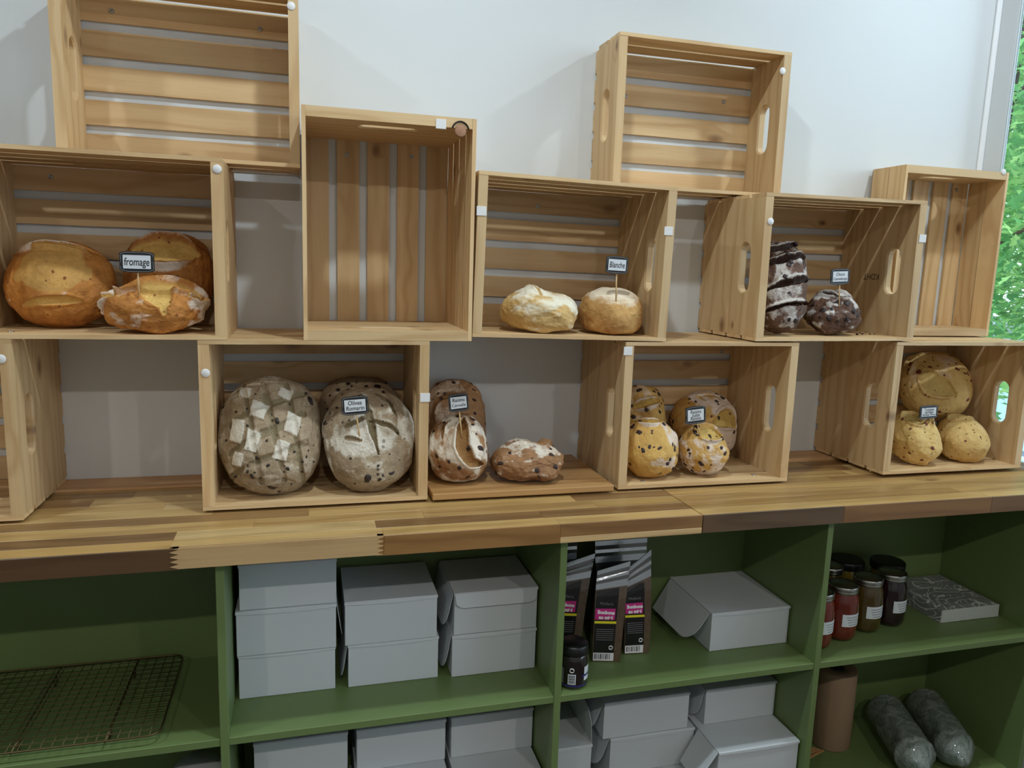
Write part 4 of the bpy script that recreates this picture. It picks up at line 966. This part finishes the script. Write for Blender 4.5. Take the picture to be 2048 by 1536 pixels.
band_me = lathe_me([(0.0305, 0.104), (0.0335, 0.1045), (0.0338, 0.108), (0.0330, 0.1095), (0.0338, 0.111), (0.0338, 0.1175), (0.0325, 0.119)], 36, 'band')
disc_me = lathe_me([(0.0325, 0.1188), (0.0322, 0.1192), (0.029, 0.1192), (0.0285, 0.1187), (0.0, 0.1189)], 36, 'lid_disc')
def curved(r, a0, a1, z0, z1, name, n=12):
    v, f = [], []
    for i in range(n+1):
        a = rad(a0+(a1-a0)*i/n)
        v += [(r*math.cos(a), r*math.sin(a), z0), (r*math.cos(a), r*math.sin(a), z1)]
    for i in range(n): f.append((i*2, i*2+2, i*2+3, i*2+1))
    return pydata(name, v, f, True)
def mason(x, y, kind, label, face=-115, s=1.0, lab=True):
    root = empty('mason_jar', (x, y, ZS)); tag(root, label, 'jar', 'mason jars on the shelf')
    root.scale = (s*1.08, s*1.08, s*1.2)
    me = jar_me.get(kind) or lathe_me(GLASSP, 36, 'glass'); jar_me[kind] = me
    ob('glass_body', me, CONT[kind], root)
    b_ = ob('lid', disc_me, M['lid'], root); ob('screw_band', band_me, M['band'], root)
    if lab:
        lo = ob('paper_label', curved(0.0379, face-48, face+48, 0.036, 0.063, 'paper_label'), M['label'], root)
        for k in range(4): ob('printed_line', curved(0.0382, face-34+k*3, face+34-k*5, 0.056-k*0.0055, 0.0575-k*0.0055, 'printed_line'), M['pgrey'], lo)
    return root
mason(2.0030, -0.3300, 'red', 'mason jar of red jam with a white label standing in front', -75)
mason(2.1000, -0.3050, 'green', 'mason jar of dark green relish with a white label', -78)
mason(2.1900, -0.2900, 'purple', 'mason jar of almost black beet preserve with a white label', -70)
mason(1.9130, -0.3520, 'red', 'mason jar of red jam half hidden behind the green upright', -60)
mason(2.0500, -0.2150, 'green', 'mason jar with a silver lid standing behind the red jam', -90, lab=False)
mason(1.9480, -0.2440, 'red', 'mason jar with a silver lid in the corner behind the half hidden jam', -90, lab=False)
def wide_jar(x, y, label, lab=True):
    root = empty('lidded_jar', (x, y, ZS)); tag(root, label, 'jar', 'black lidded jars')
    ob('glass_body', lathe_me([(0, 0.0005), (0.034, 0.0005), (0.041, 0.006), (0.0425, 0.02), (0.0425, 0.098), (0.040, 0.110), (0.038, 0.114)], 36), CONT['olive'], root)
    ob('lid', lathe_me([(0.0405, 0.112), (0.0455, 0.1125), (0.0462, 0.116), (0.0462, 0.129), (0.0445, 0.1325), (0.040, 0.133), (0, 0.1325)], 40), M['blacklid'], root)
    if lab:
        lo = ob('paper_label', curved(0.0430, -95, -10, 0.045, 0.088, 'paper_label'), M['label'], root)
        for k in range(4): ob('printed_line', curved(0.0433, -66+k*8, -62+k*8, 0.054, 0.080, 'printed_line', 2), M['pgrey'], lo)
wide_jar(2.2560, -0.2000, 'black lidded jar of olives with a tall white label next to the napkins')
wide_jar(2.1480, -0.1660, 'black lidded jar standing behind the relish and beet jars', False)
# dark honey jar
hj = empty('honey_jar', (1.2500, -0.3940, ZS)); tag(hj, 'dark glass jar with a black lid and barcode label at the shelf edge', 'jar')
ob('glass_body', lathe_me([(0, 0.0005), (0.027, 0.0005), (0.0325, 0.005), (0.0335, 0.012), (0.0335, 0.066), (0.031, 0.074), (0.028, 0.078)], 40), CONT['dark'], hj)
ob('lid', lathe_me([(0.029, 0.077), (0.0322, 0.0775), (0.0326, 0.08), (0.0322, 0.096), (0.0300, 0.0985), (0, 0.0985)], 40), M['blacklid'], hj)
M['purple'] = plain('label_purple', (44, 40, 104), 0.4)
ob('label_edge', curved(0.0337, -180, 0, 0.008, 0.012, 'label_edge', 20), M['purple'], hj)
b1_ = ob('barcode', curved(0.0338, -128, -98, 0.014, 0.038, 'barcode'), M['label'], hj)
for k in range(7): ob('bar', curved(0.0340, -125, -101, 0.016+k*0.003, 0.0173+k*0.003+(0.0006 if k % 2 else 0), 'bar', 3), M['pblack'], b1_)
ob('emblem', tube_me([(0.0045*math.cos(rad(a)), 0, 0.0045*math.sin(rad(a))) for a in range(0, 360, 20)], 0.0011, 6, closed=True), M['ptext'], hj, (-0.0137, -0.0310, 0.047), (0, 0, rad(-22)))
lo = ob('front_label', curved(0.0338, -62, -8, 0.020, 0.052, 'front_label'), M['label'], hj)
ob('label_band', curved(0.0341, -75, -8, 0.030, 0.035, 'label_band'), M['purple'], lo)
ob('side_text', curved(0.0338, -178, -146, 0.014, 0.050, 'side_text'), M['pgrey'], hj)

# ------------------------------------------------------------------ napkin pack
m, n, l, p = newmat('napkin_print'); M['napkin'] = m
tc = N(n, 'ShaderNodeTexCoord'); nz_ = N(n, 'ShaderNodeTexNoise', i_Scale=14.0, i_Detail=1.0); l.new(tc.outputs['Object'], nz_.inputs['Vector'])
nb = N(n, 'ShaderNodeTexNoise', i_Scale=6.0, i_Detail=0.0); l.new(tc.outputs['Object'], nb.inputs['Vector'])
s1 = math_(n, l, 'FRACT', math_(n, l, 'MULTIPLY', nz_.outputs['Fac'], 9.0)); s2 = math_(n, l, 'FRACT', math_(n, l, 'MULTIPLY', nb.outputs['Fac'], 15.0))
k1 = math_(n, l, 'LESS_THAN', math_(n, l, 'ABSOLUTE', math_(n, l, 'SUBTRACT', s1, 0.5)), 0.055); k2 = math_(n, l, 'LESS_THAN', math_(n, l, 'ABSOLUTE', math_(n, l, 'SUBTRACT', s2, 0.5)), 0.05)
l.new(mixc(n, l, math_(n, l, 'MAXIMUM', k1, k2), rgb((126, 130, 128)), rgb((206, 208, 200))), p.inputs['Base Color']); p.inputs['Roughness'].default_value = 0.35
np_ = empty('napkin_pack', (2.4260, -0.2260, ZS)); tag(np_, 'wrapped pack of grey napkins with white line drawing', 'napkins')
v, f = [], []
K = 14
for i in range(K+1):
    for j in range(K+1):
        x = -0.0985+0.197*i/K; y = -0.1025+0.205*j/K
        e = min(i, K-i, j, K-j); zt = 0.0385 + (0.0032*noise.noise((x*22, y*22, 1.0)) if e else -0.002) + 0.004*math.exp(-((x-0.03)**2+(y+0.0)**2)/0.003)*-1
        v.append((x, y, zt))
for i in range(K):
    for j in range(K): a = i*(K+1)+j; f.append((a, a+K+1, a+K+2, a+1))
base = len(v); edge = [i*(K+1) for i in range(K+1)] + [K*(K+1)+j for j in range(1, K+1)] + [i*(K+1)+K for i in range(K-1, -1, -1)] + [j for j in range(K-1, 0, -1)]
for e in edge: v.append((v[e][0]*1.01, v[e][1]*1.01, 0.0006))
for i in range(len(edge)): j = (i+1) % len(edge); f.append((edge[i], base+i, base+j, edge[j]))
f.append(tuple(base+i for i in range(len(edge)))[::-1])
ob('napkins', pydata('napkins', v, f, False), M['napkin'], np_)
M['fold'] = plain('napkin_paper', (196, 202, 196), 0.8)
for k in range(11): ob('folded_napkin', box_me(-0.097, 0.097, -0.1045, -0.1030, 0.002+k*0.0032, 0.0044+k*0.0032), M['fold'], np_)

# ------------------------------------------------------------------ lower shelf at the window end
M['kraft'] = plain('kraft_paper', (146, 120, 94), 0.75, var=0.05, bscale=30)
tb = empty('paper_roll', (2.1250, -0.1950, ZS2)); tag(tb, 'brown kraft paper roll standing on end on the lower shelf', 'paper roll')
ob('roll', lathe_me([(0.020, 0.001), (0.056, 0.001), (0.057, 0.003), (0.057, 0.226), (0.056, 0.228), (0.022, 0.228), (0.020, 0.226), (0.020, 0.001)], 40), M['kraft'], tb)
ob('core', lathe_me([(0.0165, 0.0012), (0.0198, 0.0012), (0.0198, 0.230), (0.0165, 0.230), (0.0165, 0.0012)], 32), M['black'], tb)
m, n, l, p = newmat('cling_wrap'); M['wrap'] = m
p.inputs['Base Color'].default_value = rgb((132, 142, 134)); p.inputs['Roughness'].default_value = 0.22; p.inputs['Coat Weight'].default_value = 0.5
tc = N(n, 'ShaderNodeTexCoord'); w1 = N(n, 'ShaderNodeTexNoise', i_Scale=26.0, i_Detail=5.0, i_Roughness=0.7, i_Distortion=1.4); l.new(tc.outputs['Object'], w1.inputs['Vector'])
bp = N(n, 'ShaderNodeBump', i_Strength=0.9, i_Distance=0.006); l.new(w1.outputs['Fac'], bp.inputs['Height']); l.new(bp.outputs[0], p.inputs['Normal'])
l.new(mixc(n, l, math_(n, l, 'MULTIPLY_ADD', w1.outputs['Fac'], 2.2, -0.75, clamp=True), rgb((84, 96, 86)), rgb((168, 176, 170))), p.inputs['Base Color'])
def cup_stack(a, b, label):
    a, b = Vector(a), Vector(b); d_ = (b-a); L = d_.length
    root = empty('cup_sleeve', (a.x, a.y, ZS2)); tag(root, label, 'cup sleeve', 'plastic wrapped cup sleeves')
    prof = [(0.0, -0.004), (0.010, -0.003), (0.030, 0.004), (0.046, 0.012), (0.050, 0.020)]
    z = 0.024
    while z < L*0.78: prof += [(0.0535, z), (0.0525, z+0.006)]; z += 0.010
    prof += [(0.050, L*0.80), (0.040, L*0.86), (0.028, L*0.92), (0.018, L*0.96), (0.012, L)]
    me = lathe_me(prof, 30, 'sleeve')
    for v in me.vertices:
        q = v.co; k = 1+0.05*noise.noise(Vector((q.x*30, q.y*30, q.z*22)))+ (0.12*noise.noise(Vector((q.x*90, q.y*90, q.z*10))) if q.z > L*0.78 else 0)
        v.co.x *= k; v.co.y *= k
    o_ = bpy.data.objects.new('wrapped_cups', me); COL.objects.link(o_); me.materials.append(M['wrap']); o_.parent = root
    R = d_.normalized().to_track_quat('Z', 'Y').to_matrix().to_4x4()
    low = min((R @ v.co).z for v in me.vertices)
    o_.matrix_local = Matrix.Translation((0, 0, -low+0.0004)) @ R
cup_stack((2.3350, -0.1600, 0), (2.2300, -0.4300, 0), 'clear wrapped sleeve of cups lying next to the kraft paper roll')
cup_stack((2.4800, -0.1600, 0), (2.3600, -0.4300, 0), 'clear wrapped sleeve of cups lying next to the shelf end')
M['skewer'] = plain('flat_sticks', (190, 140, 92), 0.6)
for k in range(4):
    q = pixZ(1634, 1476, ZS2)
    o_ = ob('wooden_stick', box_me(-0.035, 0.035, -0.004, 0.004, 0, 0.002, 0.0005), M['skewer'], None, (2.02+0.006*k, -0.215-0.012*k, ZS2+0.0003+0.0022*k), (0, 0, rad(6+4*k))); tag(o_, 'thin flat wooden stick lying beside the kraft paper roll', 'stick', 'flat wooden sticks')
# stack of white bowls in the dark lower bay
qb = pixY(413, 1515, -0.26); M['bowl'] = plain('bowl_white', (190, 194, 196), 0.5)
bw_ = empty('bowl_stack', (0.452, -0.262, ZS2)); tag(bw_, 'stack of upturned white bowls in the dark lower compartment', 'bowls')
hb_ = qb.z-ZS2
for k in range(6):
    ob('bowl', lathe_me([(0.060, 0.0), (0.062, 0.001), (0.060, 0.02), (0.052, 0.042), (0.036, 0.056), (0.0, 0.058)], 36), M['bowl'], bw_, (0, 0, 0.0006+k*(hb_-0.059)/5))
# ------------------------------------------------------------------ outside the window
M['ground'] = plain('ground_asphalt', (120, 126, 130), 0.9, var=0.1, bscale=3)
gd = ob('ground_outside', box_me(2.9, 40, -20, 40, -1.6, -1.5), M['ground']); tag(gd, 'grey paved ground outside the window', kind='structure')
M['shed'] = plain('pale_blue_siding', (176, 204, 226), 0.7)
hs = empty('shed', (8.5, 5.5, -1.5)); tag(hs, 'pale blue shed standing behind the trees outside', 'shed')
ob('wall', box_me(-1.2, 1.2, -0.5, 0.5, 0, 1.15, 0.01), M['shed'], hs)
v = [(-1.35, -0.6, 1.15), (1.35, -0.6, 1.15), (1.35, 0.6, 1.15), (-1.35, 0.6, 1.15), (-1.35, 0, 1.5), (1.35, 0, 1.5)]
ob('roof', pydata('roof', v, [(0, 1, 5, 4), (2, 3, 4, 5), (0, 4, 3), (1, 2, 5), (3, 2, 1, 0)]), M['ground'], hs)
m, n, l, p = newmat('leaf'); M['leaf'] = m
oi = N(n, 'ShaderNodeObjectInfo'); at = N(n, 'ShaderNodeAttribute', attribute_name='tint')
c = ramp(n, l, math_(n, l, 'FRACT', math_(n, l, 'ADD', oi.outputs['Random'], at.outputs['Fac'])), [(0.0, rgb((74, 136, 80))), (0.5, rgb((116, 176, 100))), (1.0, rgb((176, 214, 132)))])
l.new(c, p.inputs['Base Color']); p.inputs['Roughness'].default_value = 0.45
tr = N(n, 'ShaderNodeBsdfTranslucent'); l.new(c, tr.inputs[0]); mx = N(n, 'ShaderNodeMixShader'); mx.inputs[0].default_value = 0.45
l.new(p.outputs[0], mx.inputs[1]); l.new(tr.outputs[0], mx.inputs[2]); l.new(mx.outputs[0], n['Material Output'].inputs[0])
M['barkt'] = plain('tree_bark', (74, 62, 50), 0.9)
LEAF = [(0, 0), (0.22, -0.12), (0.42, -0.34), (0.46, -0.12), (0.72, -0.2), (0.68, -0.04), (1.0, 0.0), (0.68, 0.04), (0.72, 0.2), (0.46, 0.12), (0.42, 0.34), (0.22, 0.12)]
def leaf_pts(s, M4, fold):
    return [M4 @ Vector((x*s, y*s, abs(y)*s*fold)) for x, y in LEAF]
def leaf_me():
    pts = leaf_pts(1.0, Matrix.Identity(4), 0.25)
    return pydata('leaf', [tuple(q) for q in pts] + [(0.5, 0, 0)], [(i, (i+1) % 12, 12) for i in range(12)])
LME = leaf_me()
def tree(name, label, cx, cy, r, z0, z1, nstuff, nbig, seed, ls):
    r_ = random.Random(seed); root = empty(name, (cx, cy, -1.5)); tag(root, label, 'tree', 'trees outside the window')
    trunk = [(0, 0, 0), (0.05, 0.02, 1.0), (-0.03, 0.05, 2.0), (0.02, 0, z1+1.2)]
    ob('trunk', tube_me(trunk, 0.06, 8), M['barkt'], root)
    for k in range(9):
        a = r_.uniform(0, 6.3); zz = r_.uniform(z0, z1)+1.5; L = r*r_.uniform(0.5, 0.95)
        ob('branch', tube_me([(0, 0, zz-0.4), (L*0.5*math.cos(a), L*0.5*math.sin(a), zz-0.1), (L*math.cos(a), L*math.sin(a), zz+0.15)], 0.012, 5), M['barkt'], root)
    v, f, tint = [], [], []
    def place():
        while True:
            q = Vector((r_.uniform(-1, 1), r_.uniform(-1, 1), r_.uniform(-1, 1)))
            if 0.25 < q.length < 1: break
        pos = Vector((q.x*r, q.y*r, (z0+z1)/2+1.5+q.z*(z1-z0)/2))
        E_ = Matrix.Rotation(r_.uniform(0, 6.3), 4, 'Z') @ Matrix.Rotation(r_.uniform(-0.2, 1.0), 4, 'Y') @ Matrix.Rotation(r_.uniform(-0.6, 0.6), 4, 'X')
        return pos, E_
    for k in range(nstuff):
        pos, E_ = place(); s_ = ls*r_.uniform(0.6, 1.2); pts = leaf_pts(s_, Matrix.Translation(pos) @ E_, 0.25); b0 = len(v)
        v += [tuple(q) for q in pts]; v.append(tuple(Matrix.Translation(pos) @ E_ @ Vector((0.5*s_, 0, 0)))); tt = r_.random(); tint += [tt]*13
        f += [(b0+i, b0+(i+1) % 12, b0+12) for i in range(12)]
    me = pydata('foliage', v, f); a_ = me.attributes.new('tint', 'FLOAT', 'POINT'); a_.data.foreach_set('value', tint)
    fo = ob('foliage', me, M['leaf'], root); fo['kind'] = 'stuff'
    for k in range(nbig):
        pos, E_ = place(); pos.x = -abs(pos.x); s_ = ls*r_.uniform(1.0, 1.5)
        lo = bpy.data.objects.new('leaf', LME); COL.objects.link(lo); lo.parent = root; lo.matrix_local = Matrix.Translation(pos) @ E_ @ Matrix.Scale(s_, 4)
    if not LME.materials: LME.materials.append(M['leaf'])
    return root
tree('leafy_tree', 'bright green leafy tree right outside the window', 4.6, 1.75, 1.05, -0.25, 2.6, 9000, 90, 3, 0.10)
tree('leafy_tree', 'leafy tree further off behind the nearest one outside', 6.6, 4.2, 1.9, -0.3, 4.2, 16000, 0, 5, 0.14)
tree('leafy_tree', 'broad leafy tree closing the view far outside', 11.0, 8.9, 2.1, -0.5, 6.5, 16000, 0, 9, 0.2)
tree('leafy_tree', 'leafy tree beyond the window away from the corner', 5.2, -0.6, 1.2, 0.3, 3.0, 5000, 0, 8, 0.1)
